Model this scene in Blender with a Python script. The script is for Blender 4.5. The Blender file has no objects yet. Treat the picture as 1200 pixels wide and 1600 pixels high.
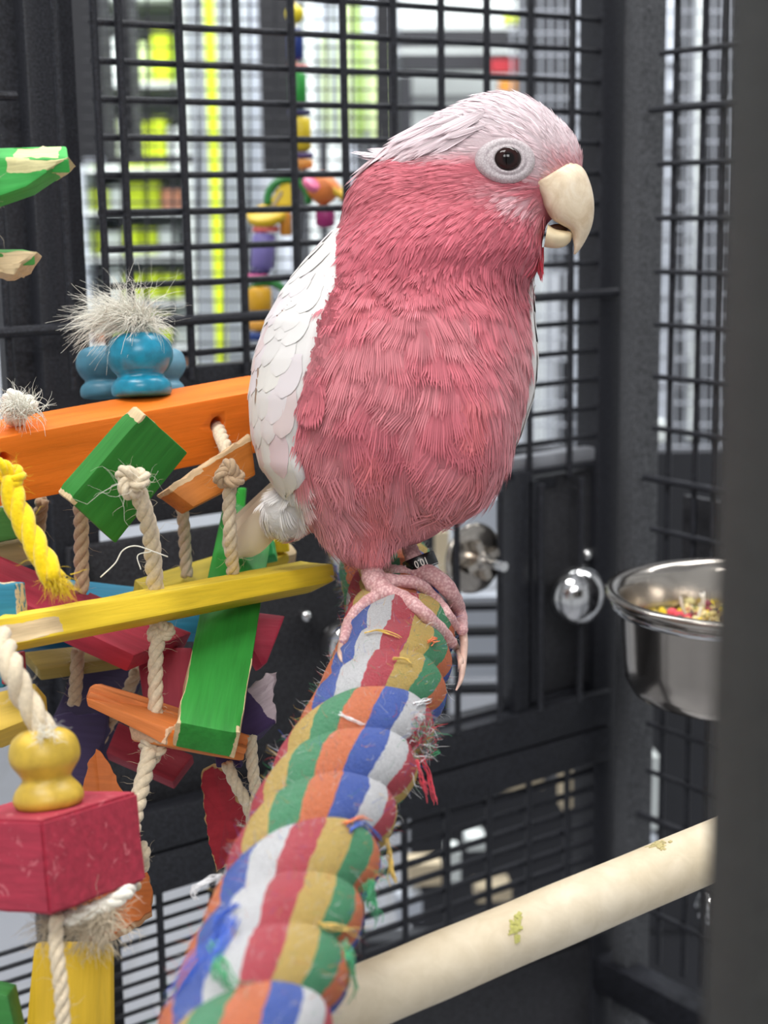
import bpy, bmesh, math, random
import numpy as np
from mathutils import Vector, Matrix, noise
from mathutils.bvhtree import BVHTree
from mathutils.geometry import intersect_line_plane

SC = bpy.context.scene
COL = SC.collection
RNG = np.random.default_rng(7)
random.seed(7)

# ------------------------------------------------------------------ camera
F_PX = 2450.0            # focal length in pixels of the 1200x1600 frame
UNIT = 0.625             # metres per working depth unit
CAM = Vector((0, 0, 1.30))
TH, PH = math.radians(11.3), math.radians(0.9)
FWD = Vector((0, math.cos(TH), -math.sin(TH)))
_u = Vector((0, math.sin(TH), math.cos(TH))); _r = Vector((1, 0, 0))
RGT = _r * math.cos(PH) - _u * math.sin(PH)
UPV = _r * math.sin(PH) + _u * math.cos(PH)
cd = bpy.data.cameras.new('camera'); cam = bpy.data.objects.new('camera', cd); COL.objects.link(cam)
cam.matrix_world = Matrix(((RGT.x, UPV.x, -FWD.x, CAM.x), (RGT.y, UPV.y, -FWD.y, CAM.y), (RGT.z, UPV.z, -FWD.z, CAM.z), (0, 0, 0, 1)))
cd.sensor_fit = 'VERTICAL'; cd.sensor_height = 36; cd.lens = F_PX / 1600 * 36
cd.clip_start = 0.01
cd.dof.use_dof = True; cd.dof.focus_distance = 0.485; cd.dof.aperture_fstop = 13.5
SC.camera = cam

# ------------------------------------------------------------------ world, lamps, exposure
w = bpy.data.worlds.new('World'); SC.world = w; w.use_nodes = True
w.node_tree.nodes['Background'].inputs[0].default_value = (0.93, 0.96, 1.0, 1)
w.node_tree.nodes['Background'].inputs[1].default_value = 0.48
def area(name, loc, target, sx, sy, energy, col=(1, 1, 1)):
    l = bpy.data.lights.new(name, 'AREA'); l.shape = 'RECTANGLE'; l.size = sx; l.size_y = sy; l.energy = energy; l.color = col
    o = bpy.data.objects.new(name, l); COL.objects.link(o); o.location = loc
    o.rotation_euler = (Vector(target) - Vector(loc)).to_track_quat('-Z', 'Y').to_euler()
    return o
area('ceiling_or_fill_lamp', (-0.5, -0.1, 2.95), (-0.1, 0.5, 1.2), 1.2, 0.6, 36, (1, 0.98, 0.96))
area('ceiling_or_fill_lamp', (0.7, 1.0, 2.95), (0.2, 0.6, 1.2), 1.2, 0.5, 24, (1, 0.99, 0.98))
area('ceiling_or_fill_lamp', (0.2, -1.9, 2.6), (0.0, 0.5, 1.2), 1.4, 0.6, 26, (1, 0.99, 0.98))  # fill lamp added behind the camera to light the bird's front
area('ceiling_or_fill_lamp', (-0.6, 1.5, 2.95), (-0.5, 3.0, 1.3), 2.0, 0.8, 100, (0.97, 0.99, 1.0))  # placed and aimed to brighten the shop behind the cage
area('ceiling_or_fill_lamp', (1.1, 1.5, 2.95), (1.1, 3.0, 1.3), 2.0, 0.8, 80, (0.97, 0.99, 1.0))  # likewise placed to brighten the shop background
SC.view_settings.view_transform = 'Standard'; SC.view_settings.look = 'None'
SC.view_settings.gamma = 1; SC.view_settings.use_curve_mapping = False
SC.view_settings.exposure = 0.14

# ------------------------------------------------------------------ helpers
def P(px, py, d):
    D = d * UNIT
    return CAM + FWD * D + RGT * ((px - 600) / F_PX * D) + UPV * ((800 - py) / F_PX * D)
def ray(px, py):
    return (FWD + RGT * ((px - 600) / F_PX) + UPV * ((800 - py) / F_PX)).normalized()
def px_of(v):
    q = Vector(v) - CAM; D = q.dot(FWD)
    return 600 + q.dot(RGT) / D * F_PX, 800 - q.dot(UPV) / D * F_PX
def pxlen(n, d): return n / F_PX * d * UNIT
def lin(c):
    return tuple(((x / 255) / 12.92 if x / 255 <= 0.04045 else ((x / 255 + 0.055) / 1.055) ** 2.4) for x in c)

def link(name, me, mat=None, parent=None, loc=None):
    o = bpy.data.objects.new(name, me); COL.objects.link(o)
    if mat is not None: me.materials.append(mat)
    if loc is not None: o.location = loc
    if parent is not None:
        o.parent = parent
        # vertices are given in world space: cancel the parents' placement
        m = world_of(parent).inverted()
        o.matrix_basis = m @ (Matrix.Translation(loc) if loc is not None else Matrix.Identity(4))
    return o
def world_of(o):
    return (world_of(o.parent) if o.parent else Matrix.Identity(4)) @ o.matrix_basis
def empty(name, loc, label, cat, group=None):
    o = bpy.data.objects.new(name, None); COL.objects.link(o); o.location = loc
    o.empty_display_size = 0.02
    o['label'] = label; o['category'] = cat
    if group: o['group'] = group
    return o
def tag(o, label, cat, group=None):
    o['label'] = label; o['category'] = cat
    if group: o['group'] = group
    return o

class MB:
    def __init__(s): s.v = []; s.f = []; s.uv = None; s.c = []
    def add(s, v, f):
        b = len(s.v); s.v += [tuple(p) for p in v]; s.f += [tuple(i + b for i in q) for q in f]
        return s
    def box(s, c, ax, ay, az):
        c = Vector(c)
        v = [c + ax * x + ay * y + az * z for x in (-1, 1) for y in (-1, 1) for z in (-1, 1)]
        return s.add(v, [(0, 1, 3, 2), (4, 6, 7, 5), (0, 4, 5, 1), (2, 3, 7, 6), (0, 2, 6, 4), (1, 5, 7, 3)])
    def tube(s, pts, rad, n=8, caps=True):
        pts = [Vector(p) for p in pts]
        if not hasattr(rad, '__len__'): rad = [rad] * len(pts)
        fr = frames(pts); v = []; f = []
        for i, p in enumerate(pts):
            T, N, B = fr[i]
            for k in range(n):
                a = 2 * math.pi * k / n
                v.append(p + (N * math.cos(a) + B * math.sin(a)) * rad[i])
        for i in range(len(pts) - 1):
            for k in range(n):
                k2 = (k + 1) % n
                f.append((i * n + k, i * n + k2, (i + 1) * n + k2, (i + 1) * n + k))
        if caps:
            f.append(tuple(range(n - 1, -1, -1))); m = (len(pts) - 1) * n; f.append(tuple(range(m, m + n)))
        return s.add(v, f)
    def lathe(s, origin, axis, prof, n=32, ref=None):
        axis = Vector(axis).normalized(); a = (ref or Vector((1, 0, 0.013))).cross(axis).normalized(); b = axis.cross(a)
        v = []; f = []
        for (r, h) in prof:
            for k in range(n):
                t = 2 * math.pi * k / n
                v.append(Vector(origin) + axis * h + (a * math.cos(t) + b * math.sin(t)) * r)
        for i in range(len(prof) - 1):
            for k in range(n):
                k2 = (k + 1) % n
                f.append((i * n + k, i * n + k2, (i + 1) * n + k2, (i + 1) * n + k))
        f.append(tuple(range(n - 1, -1, -1))); m = (len(prof) - 1) * n; f.append(tuple(range(m, m + n)))
        return s.add(v, f)
    def ellipsoid(s, c, ax, ay, az, nu=20, nv=12):
        v = []; f = []
        for i in range(1, nv):
            t = math.pi * i / nv
            for k in range(nu):
                a = 2 * math.pi * k / nu
                v.append(Vector(c) + ax * (math.sin(t) * math.cos(a)) + ay * (math.sin(t) * math.sin(a)) + az * math.cos(t))
        n0 = len(v); v += [Vector(c) + az, Vector(c) - az]
        for i in range(nv - 2):
            for k in range(nu):
                k2 = (k + 1) % nu
                f.append((i * nu + k, (i + 1) * nu + k, (i + 1) * nu + k2, i * nu + k2))
        for k in range(nu):
            k2 = (k + 1) % nu
            f.append((n0, k, k2)); f.append((n0 + 1, (nv - 2) * nu + k2, (nv - 2) * nu + k))
        return s.add(v, f)
    def mesh(s, name, smooth=True):
        me = bpy.data.meshes.new(name); me.from_pydata(s.v, [], s.f); me.update()
        if smooth: me.polygons.foreach_set('use_smooth', [True] * len(me.polygons))
        return me
    def build(s, name, mat, parent=None, smooth=True, fix=False, auto=False):
        me = s.mesh(name, smooth)
        if fix:
            bm = bmesh.new(); bm.from_mesh(me); bmesh.ops.recalc_face_normals(bm, faces=bm.faces); bm.to_mesh(me); bm.free()
        if auto: sharp(me)
        # origin at the middle of the bounds
        co = np.array(s.v); c = Vector(((co.min(0) + co.max(0)) / 2).tolist())
        me.transform(Matrix.Translation(-c))
        return link(name, me, mat, parent, c)
def sharp(me, ang=40):
    me.polygons.foreach_set('use_smooth', [True] * len(me.polygons))
    me.set_sharp_from_angle(angle=math.radians(ang))
def frames(pts):
    n = len(pts); out = []; N = None
    for i in range(n):
        T = (pts[min(i + 1, n - 1)] - pts[max(i - 1, 0)])
        T = T.normalized() if T.length > 1e-12 else Vector((0, 0, 1))
        if N is None:
            r = Vector((0, 0, 1)) if abs(T.z) < 0.9 else Vector((1, 0, 0))
            N = (r - T * r.dot(T)).normalized()
        else:
            N = (N - T * N.dot(T)); N = N.normalized() if N.length > 1e-9 else T.orthogonal().normalized()
        out.append((T, N, T.cross(N)))
    return out
def spline(ctrl, n):
    """Catmull-Rom through the control points (any dimension), n samples, about even."""
    c = np.array([list(p) for p in ctrl], float); c = np.vstack([2 * c[0] - c[1], c, 2 * c[-1] - c[-2]])
    out = []
    m = len(c) - 3; per = 24
    for i in range(m):
        p0, p1, p2, p3 = c[i:i + 4]
        for t in np.linspace(0, 1, per, endpoint=False):
            out.append(0.5 * (2 * p1 + (p2 - p0) * t + (2 * p0 - 5 * p1 + 4 * p2 - p3) * t * t + (3 * p1 - p0 - 3 * p2 + p3) * t ** 3))
    out.append(c[-2]); out = np.array(out)
    L = np.concatenate([[0], np.cumsum(np.linalg.norm(np.diff(out[:, :3], axis=0), axis=1))])
    s = np.linspace(0, L[-1], n)
    return np.stack([np.interp(s, L, out[:, k]) for k in range(out.shape[1])], 1)
def Pspl(ctrl, n):
    return [Vector(p) for p in spline([tuple(P(*c)) for c in ctrl], n).tolist()]
def color_attr(me, cols, name='Col'):
    a = me.color_attributes.new(name, 'FLOAT_COLOR', 'POINT')
    c = np.ones((len(me.vertices), 4), np.float32); c[:, :3] = cols
    a.data.foreach_set('color', c.ravel())
def float_attr(me, vals, name):
    a = me.attributes.new(name, 'FLOAT', 'POINT'); a.data.foreach_set('value', np.asarray(vals, np.float32))

# ------------------------------------------------------------------ materials
class NT:
    def __init__(s, name):
        s.m = bpy.data.materials.new(name); s.m.use_nodes = True; s.t = s.m.node_tree
        s.b = s.t.nodes['Principled BSDF']
    def n(s, typ, **kw):
        x = s.t.nodes.new(typ)
        for k, v in kw.items():
            if k.startswith('i_'): x.inputs[int(k[2:]) if k[2:].isdigit() else k[2:].replace('_', ' ')].default_value = v
            else: setattr(x, k, v)
        return x
    def l(s, a, b): s.t.links.new(a, b)
    def noise(s, scale, detail=4, vec=None, rough=0.55, dist=0.0):
        x = s.n('ShaderNodeTexNoise'); x.inputs['Scale'].default_value = scale; x.inputs['Detail'].default_value = detail
        x.inputs['Roughness'].default_value = rough; x.inputs['Distortion'].default_value = dist
        if vec is not None: s.l(vec, x.inputs['Vector'])
        return x.outputs['Fac']
    def obj(s, scale=(1, 1, 1)):
        c = s.n('ShaderNodeTexCoord'); m = s.n('ShaderNodeMapping'); m.inputs['Scale'].default_value = scale
        s.l(c.outputs['Object'], m.inputs['Vector']); return m.outputs['Vector']
    def attr(s, name, out='Color'):
        a = s.n('ShaderNodeAttribute'); a.attribute_name = name; return a.outputs[out]
    def ramp(s, fac, stops, interp='LINEAR'):
        r = s.n('ShaderNodeValToRGB'); cr = r.color_ramp; cr.interpolation = interp
        while len(cr.elements) < len(stops): cr.elements.new(0.5)
        for e, (p, c) in zip(cr.elements, stops):
            e.position = p; e.color = (*c, 1) if len(c) == 3 else c
        s.l(fac, r.inputs['Fac']); return r.outputs['Color']
    def math(s, op, a, b=None, clamp=False):
        x = s.n('ShaderNodeMath', operation=op); x.use_clamp = clamp
        for i, q in enumerate((a, b)):
            if q is None: continue
            if isinstance(q, (int, float)): x.inputs[i].default_value = q
            else: s.l(q, x.inputs[i])
        return x.outputs[0]
    def mix(s, fac, a, b, mode='MIX'):
        x = s.n('ShaderNodeMix', data_type='RGBA', blend_type=mode)
        for sock, q in ((x.inputs['Factor'], fac), (x.inputs[6], a), (x.inputs[7], b)):
            if isinstance(q, (int, float)): sock.default_value = q
            elif isinstance(q, tuple): sock.default_value = (*q, 1) if len(q) == 3 else q
            else: s.l(q, sock)
        return x.outputs[2]
    def bump(s, h, strength=0.3, dist=0.001):
        b = s.n('ShaderNodeBump'); b.inputs['Strength'].default_value = strength; b.inputs['Distance'].default_value = dist
        s.l(h, b.inputs['Height']); s.l(b.outputs['Normal'], s.b.inputs['Normal'])
    def base(s, c):
        if isinstance(c, tuple): s.b.inputs['Base Color'].default_value = (*c, 1)
        else: s.l(c, s.b.inputs['Base Color'])
    def set(s, **kw):
        for k, v in kw.items(): s.b.inputs[k.replace('_', ' ')].default_value = v
        return s
def plain(name, rgb, rough=0.5, metal=0.0, var=0.08, scale=60, bump=0.0, bscale=400, spec=0.5):
    t = NT(name); c = lin(rgb)
    f = t.noise(scale, 3, t.obj())
    t.base(t.ramp(f, [(0.3, tuple(x * (1 - var) for x in c)), (0.7, tuple(min(1, x * (1 + var)) for x in c))]))
    t.set(Roughness=rough, Metallic=metal); t.b.inputs['Specular IOR Level'].default_value = spec
    if bump: t.bump(t.noise(bscale, 2, t.obj()), bump, 0.0006)
    return t.m
_wood = {}
def wood(rgb, raw=(222, 196, 152), rough=0.55):
    k = (rgb, raw)
    if k in _wood: return _wood[k]
    t = NT('dyed_wood'); c = lin(rgb)
    g = t.noise(1.0, 6, t.obj((35, 520, 520)), 0.6, 0.4)
    g2 = t.noise(1.0, 3, t.obj((14, 110, 110)), 0.5, 0.6)
    col = t.ramp(g, [(0.25, tuple(x * 0.62 for x in c)), (0.5, c), (0.8, tuple(min(1, x * 1.22 + 0.012) for x in c))])
    col = t.mix(0.45, col, t.ramp(g2, [(0.3, tuple(x * 0.7 for x in c)), (0.65, tuple(min(1, x * 1.2 + 0.01) for x in c))]))
    rw = t.attr('raw', 'Fac')
    e = t.noise(380, 4, t.obj((0.5, 1, 1)))
    m = t.math('GREATER_THAN', t.math('ADD', rw, t.math('MULTIPLY', t.math('SUBTRACT', e, 0.5), 0.9)), 0.5)
    rc = lin(raw)
    rcol = t.ramp(t.noise(1, 5, t.obj((60, 900, 900))), [(0.3, tuple(x * 0.72 for x in rc)), (0.7, rc)])
    t.base(t.mix(m, col, rcol))
    t.set(Roughness=rough); t.b.inputs['Specular IOR Level'].default_value = 0.35
    t.bump(t.math('ADD', g, t.math('MULTIPLY', m, 0.4)), 0.35, 0.0005)
    _wood[k] = t.m; return t.m

M = {}
def powder(name, rgb, rough=0.42):
    t = NT(name); c = lin(rgb)
    n1 = t.noise(1050, 3, t.obj(), 0.7)
    t.base(t.ramp(n1, [(0.38, tuple(x * 0.35 for x in c)), (0.66, tuple(x * 2.3 for x in c))]))
    t.set(Roughness=rough); t.b.inputs['Specular IOR Level'].default_value = 0.38
    t.bump(n1, 0.35, 0.0004); return t.m
M['black'] = powder('black_powder_coat', (32, 33, 38))
M['grey_black'] = powder('grey_powder_coat', (66, 67, 70), 0.5)
M['plate'] = powder('black_plate_coat', (46, 46, 49), 0.5)
M['nearpost'] = powder('near_post_coat', (42, 42, 40), 0.75)
M['chrome'] = plain('chrome', (215, 215, 215), 0.08, 1.0, 0.02)
M['steel'] = plain('brushed_steel', (196, 188, 178), 0.16, 1.0, 0.05)
M['cord'] = None
def fibre(name, rgb, rough=0.9, sc=(900, 900, 900), bump=0.5):
    t = NT(name); c = lin(rgb)
    f = t.noise(1, 4, t.obj(sc)); g = t.noise(40, 3, t.obj())
    col = t.ramp(f, [(0.25, tuple(x * 0.72 for x in c)), (0.75, tuple(min(1, x * 1.12) for x in c))])
    t.base(t.mix(0.25, col, t.ramp(g, [(0.3, tuple(x * 0.7 for x in c)), (0.7, c)])))
    t.set(Roughness=rough); t.b.inputs['Specular IOR Level'].default_value = 0.15
    t.b.inputs['Sheen Weight'].default_value = 0.3
    t.bump(f, bump, 0.0006); return t.m
M['cord'] = fibre('cotton_cord', (216, 200, 172))
M['cord_dim'] = fibre('shaded_cord', (188, 160, 128))  # darker copy of the cotton cord, shade put into its colour
M['cotton'] = fibre('cotton_fluff', (248, 242, 228))
M['yellow_cord'] = fibre('yellow_cord', (240, 205, 20))
WHITEWALL = plain('white_wall', (214, 218, 224), 0.7, 0, 0.03, 6)

# ------------------------------------------------------------------ the setting
def setting(name, o):
    o['kind'] = 'structure'; return o
m = MB(); m.box((0, 2.0, -0.02), Vector((3.2, 0, 0)), Vector((0, 3.2, 0)), Vector((0, 0, 0.02)))
t = NT('floor_tile'); br = t.n('ShaderNodeTexBrick'); br.offset = 0.0; br.inputs['Scale'].default_value = 1.0
br.inputs['Brick Width'].default_value = 0.45; br.inputs['Row Height'].default_value = 0.45; br.inputs['Mortar Size'].default_value = 0.004
br.inputs['Color1'].default_value = (*lin((150, 151, 155)), 1); br.inputs['Color2'].default_value = (*lin((140, 141, 146)), 1); br.inputs['Mortar'].default_value = (*lin((140, 140, 140)), 1)
t.l(t.obj(), br.inputs['Vector']); t.base(br.outputs['Color']); t.set(Roughness=0.25)
setting('floor', m.build('floor', t.m, None, False))
m = MB(); m.box((0, 5.2, 1.5), Vector((3.2, 0, 0)), Vector((0, 0.03, 0)), Vector((0, 0, 1.5)))
setting('wall_back', m.build('wall_back', WHITEWALL, None, False))
m = MB(); m.box((0, 2.0, 3.02), Vector((3.2, 0, 0)), Vector((0, 3.2, 0)), Vector((0, 0, 0.02)))
setting('ceiling', m.build('ceiling', plain('ceiling_paint', (225, 226, 228), 0.8, 0, 0.02, 5), None, False))

# ------------------------------------------------------------------ the cage
AL = math.radians(54.1)
DB = Vector((math.sin(AL), math.cos(AL), 0)); NB = Vector((-math.cos(AL), math.sin(AL), 0))    # NB points away from the camera
A0 = P(300, 316, 1.04)
def onB(px, py, off=0.0):
    q = intersect_line_plane(CAM, CAM + ray(px, py) * 10, A0 + NB * off, NB)
    return (q - A0).dot(DB), q.z
def ptB(s, z, off=0.0):
    q = A0 + DB * s + NB * off; q.z = z; return q
sC = onB(948, 700)[0]                     # corner of the two panels
CORNER = ptB(sC, 1.3)
DR = -NB                                  # right panel runs from the corner towards the camera
def onR(px, py, off=0.0):
    q = intersect_line_plane(CAM, CAM + ray(px, py) * 10, CORNER + DB * off, DB)
    return (q - CORNER).dot(DR), q.z
def ptR(s, z, off=0.0):
    q = CORNER + DR * s + DB * off; q.z = z; return q
cage = empty('bird_cage', ptB(0.2, 0.0), 'big black powder coated wire bird cage around the pink cockatoo', 'cage')
UPZ = Vector((0, 0, 1))
WIRE = {}
def wire(p, q, r, name='wire', mat=None, parent=cage, ends=False):
    """A straight rod whose mesh is shared by rods of the same length."""
    p, q = Vector(p), Vector(q); L = (q - p).length; k = (round(L, 4), r, (mat or M['black']).name)
    if k not in WIRE:
        b = MB(); b.tube([(0, 0, 0), (0, 0, L)], r, 8); me = b.mesh('wire'); sharp(me); me.materials.append(mat or M['black']); WIRE[k] = me
    o = bpy.data.objects.new(name, WIRE[k]); COL.objects.link(o); o.parent = parent
    R = (q - p).to_track_quat('Z', 'Y').to_matrix().to_4x4()
    o.matrix_basis = world_of(parent).inverted() @ (Matrix.Translation(p) @ R)
    return o
def bar(name, c, half_s, half_z, half_n, frame, mat=None, parent=cage, bev=0.0012):
    """A square tube: frame = (along, normal)."""
    bm = bmesh.new(); bmesh.ops.create_cube(bm, size=2)
    bmesh.ops.transform(bm, matrix=Matrix.Diagonal((half_s, half_n, half_z, 1)), verts=bm.verts)
    bmesh.ops.bevel(bm, geom=bm.edges[:], offset=min(bev, half_s * .4, half_z * .4, half_n * .4), segments=2, affect='EDGES', profile=0.5)
    me = bpy.data.meshes.new(name); bm.to_mesh(me); bm.free(); sharp(me); me.materials.append(mat or M['black'])
    o = bpy.data.objects.new(name, me); COL.objects.link(o); o.parent = parent
    a, n = frame; R = Matrix((a, n, UPZ)).transposed().to_4x4()
    o.matrix_basis = world_of(parent).inverted() @ (Matrix.Translation(c) @ R); return o
FB, FR = (DB, NB), (DR, DB)
ZT = 1.62
zl = lambda py, x=280, off=0: onB(x, py, off)[1]
sx = lambda px, py=265: onB(px, py)[0]
s0 = sx(190); ds = (sx(822) - s0) / 8
z0 = zl(498); dz = (zl(42) - zl(498)) / 8
zRail = zl(593)                            # bottom of the upper left mesh
zTray = onB(800, 728)[1]                   # top of the feeder doors
zD0, zD1 = onB(880, 742)[1], onB(880, 1080)[1]
zB0, zB1 = onB(760, 1118)[1], onB(760, 1236)[1]
zL1 = onB(760, 1500)[1]
sPostL = sx(88, 300)
# vertical rods
i = -3
while s0 + i * ds < sC - 0.01:
    s = s0 + i * ds
    zb = zRail if s < sx(455) else zD0
    wire(ptB(s, zb, -0.003), ptB(s, ZT, -0.003), 0.0017)
    wire(ptB(s, zL1, -0.003), ptB(s, zB1, -0.003), 0.0017)
    if s > sx(600):
        wire(ptB(s, zB0, -0.012), ptB(s, zD0, -0.012), 0.0016)
    i += 1
# level rods
s_in = sx(152)
k = -3
while z0 + k * dz > zTray: k -= 1
while z0 + k * dz < ZT:
    z = z0 + k * dz
    if z > zRail: wire(ptB(s_in, z), ptB(sC, z), 0.0014)
    else: wire(ptB(sx(455), z), ptB(sC, z), 0.0014)
    k += 1
wire(ptB(s0 - 3 * ds, zl(500), -0.006), ptB(sC, zl(500), -0.006), 0.0022)
wire(ptB(s0 - 3 * ds, zl(150, 10), -0.001), ptB(sx(30), zl(150, 10), -0.001), 0.0018)
zz = zB1 - 0.006
while zz > zL1:
    wire(ptB(sx(470), zz), ptB(sC, zz), 0.0018); zz -= 0.0100
zz = zB1 - 0.008
while zz > zL1:
    wire(ptB(s0 - 3 * ds, zz), ptB(sx(470), zz), 0.0011); zz -= 0.0066
wire(ptB(s_in, zRail, -0.003), ptB(s_in, ZT, -0.003), 0.0016)
# posts and rails
bar('post', ptB(sx(62, 300), 0.85, 0.024), 0.008, 0.80, 0.008, FB)
bar('post', ptB(sx(104, 300), 0.85, 0.018), 0.0105, 0.80, 0.0105, FB)
bar('corner_post', ptB(sC, 0.85, 0.006), 0.0085, 0.80, 0.0085, FB)
bar('corner_post', ptR(0.017, 0.85, 0.006), 0.0062, 0.80, 0.0085, FR, M['grey_black'])
sm = (sx(110) + sC) / 2; hl = (sC - sx(110)) / 2
bar('rail', ptB((sx(150) + sx(470)) / 2, zRail, 0.004), (sx(470) - sx(150)) / 2, 0.005, 0.005, FB)
bar('rail', ptB(sm, (zB0 * 0.74 + zB1 * 0.26), 0.0), hl, (zB0 - zB1) * 0.235, 0.007, FB)
bar('rail', ptB(sm, (zB0 * 0.25 + zB1 * 0.75), 0.0), hl, (zB0 - zB1) * 0.235, 0.007, FB)
bar('rail', ptB(sm, zL1, 0.0), hl, 0.006, 0.007, FB)
bar('apron', ptB(sm, zL1 - 0.07, 0.004), hl, 0.058, 0.004, FB, M['plate'])
bar('rail', ptB(sm, ZT, 0.0), hl, 0.01, 0.008, FB)
sd = (sx(455) + sC) / 2
bar('rail', ptB(sd, zTray, 0.004), (sC - sx(455)) / 2, 0.0035, 0.004, FB, plain('light_rail', (150, 152, 158), 0.3, 0.2))  # pale rail added for the bright line along the door tops
# feeder doors with chrome knobs
def knob(parent, px, py, off, r, mat=None):
    s, z = onB(px, py, off); c = ptB(s, z, off)
    b = MB(); b.lathe(c, -NB, [(r * .45, -0.001), (r * .45, 0.004), (r * .7, 0.005), (r * .95, 0.009), (r, 0.013), (r * .93, 0.018), (r * .72, 0.022), (r * .4, 0.0243), (r * .1, 0.025)], 32, UPZ)
    return b.build('knob', mat or M['chrome'], parent, fix=True)
def bolt(parent, px, py, off, r):
    s, z = onB(px, py, off); c = ptB(s, z, off)
    b = MB(); b.lathe(c, -NB, [(r, -0.001), (r, 0.001), (r * .85, 0.0025), (r * .5, 0.0038), (r * .1, 0.0043)], 20, UPZ)
    return b.build('bolt', M['chrome'], parent, fix=True)
def feeder(px0, px1, knobs, bolts):
    a, b_ = onB(px0, 950)[0], onB(px1, 950)[0]
    zlo = zD1 if px0 > 500 else zB0 - 0.002
    d = bar('feeder_door', ptB((a + b_) / 2, (zD0 + zlo) / 2, 0.006), (b_ - a) / 2, (zD0 - zlo) / 2, 0.003, FB, M['plate'])
    bar('flange', ptB(a + 0.003, (zD0 + zD1) / 2, 0.000), 0.0025, (zD0 - zD1) / 2, 0.004, FB, M['black'], d)
    for (x, y, r) in knobs: knob(d, x, y, -0.004, r)
    for (x, y, r) in bolts: bolt(d, x, y, 0.003, r)
    return d
feeder(118, 600, [(519, 1000, 0.0142)], [(476, 962, 0.0032), (425, 855, 0.003)])
bar('panel', ptB((sx(130) + sx(455)) / 2, (zRail + zD0) / 2, 0.012), (sx(455) - sx(130)) / 2, (zRail - zD0) / 2 - 0.004, 0.002, FB, M['plate'])
feeder(822, 948, [(874, 922, 0.0155)], [(916, 866, 0.0036)])
bar('slot_bar', ptB(onB(845, 757)[0], onB(845, 757)[1], 0.0025), 0.012, 0.0025, 0.001, FB, M['black'])
bar('post', ptB(onB(806, 900)[0], (zD0 + zB0) / 2, 0.0), 0.005, (zD0 - zB0) / 2 + 0.006, 0.005, FB)
bar('rail', ptB((onB(600, 1085)[0] + sC) / 2, zD1 - 0.004, 0.006), (sC - onB(600, 1085)[0]) / 2, 0.0035, 0.004, FB)
# right hand panel
rs0, rs1 = 0.03, 0.42
zr = onR(1055, 169)[1]; dzr = (onR(1055, 169)[1] - onR(1055, 508)[1]) / 4
zpl0, zpl1 = onR(1110, 790)[1], onR(1110, 1100)[1]
k = -16
while zr + k * dzr < ZT:
    z = zr + k * dzr
    wire(ptR(rs0 if k % 7 == 0 else onR(1045, 500)[0] - 0.006, z, -0.003), ptR(rs1, z, -0.003), 0.0014 if k % 7 else 0.0019)
    k += 1
for px in (1053, 1096, 1128, 1168):
    s = onR(px, 300)[0]
    wire(ptR(s, 0.90, 0.0), ptR(s, ZT, 0.0), 0.0016)
bar('post', ptR(onR(1150, 600)[0], 0.85, 0.014), 0.012, 0.80, 0.008, FR, M['grey_black'])
bar('post', ptR(onR(1125, 600)[0], 0.85, 0.024), 0.006, 0.80, 0.006, FR, M['black'])
bar('feeder_door', ptR(onR(1150, 900)[0], (zpl0 + zpl1) / 2, 0.012), 0.045, (zpl0 - zpl1) / 2, 0.002, FR, M['plate'])
k_ = ptR(onR(1068, 1435)[0], onR(1068, 1435)[1], 0.03)
b = MB(); b.lathe(k_, -DB, [(0.006, 0), (0.009, 0.006), (0.0095, 0.01), (0.006, 0.015), (0.001, 0.016)], 24, UPZ); b.build('knob', M['chrome'], cage, fix=True)
bar('rail', ptR(0.2, 0.88, 0.0), 0.2, 0.01, 0.008, FR)
bar('rail', ptR(0.2, ZT, 0.0), 0.2, 0.01, 0.008, FR)
# doorway post right in front of the lens
q = P(1376, 700, 0.27)
bar('door_post', Vector((q.x, q.y, 0.85)), 0.0145, 0.80, 0.0145, (Vector((1, 0, 0)), Vector((0, 1, 0))), M['nearpost'])

# chrome disc washer with wing nut that holds the rope perch to the rods
wash = empty('perch_bolt', ptB(*onB(738, 872, -0.01), -0.01), 'round chrome washer with star wing nut bolted through the back rods', 'washer')
wc = ptB(*onB(738, 872, -0.008), -0.008)
b = MB(); b.lathe(wc, -NB, [(0.0005, 0), (0.0165, 0), (0.0175, 0.0008), (0.0172, 0.0018), (0.0155, 0.0024), (0.006, 0.0034), (0.0005, 0.0036)], 40, UPZ); b.build('washer', M['steel'], wash, fix=True)
b = MB()
for a in range(4):
    ang = a * math.pi / 2 + 0.35; dr = DB * math.cos(ang) + UPZ * math.sin(ang); tn = -DB * math.sin(ang) + UPZ * math.cos(ang)
    b.box(wc - NB * 0.0065 + dr * 0.0055, dr * 0.0045, tn * 0.0018, NB * 0.0025)
b.lathe(wc - NB * 0.003, -NB, [(0.0045, 0), (0.0045, 0.006), (0.0035, 0.008), (0.0005, 0.0082)], 16, UPZ)
b.build('wing_nut', M['steel'], wash, False, fix=True)
b = MB(); b.tube([wc - NB * 0.004, wc - NB * 0.024], 0.0024, 12); b.build('threaded_rod', M['chrome'], wash, auto=True)

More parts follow.
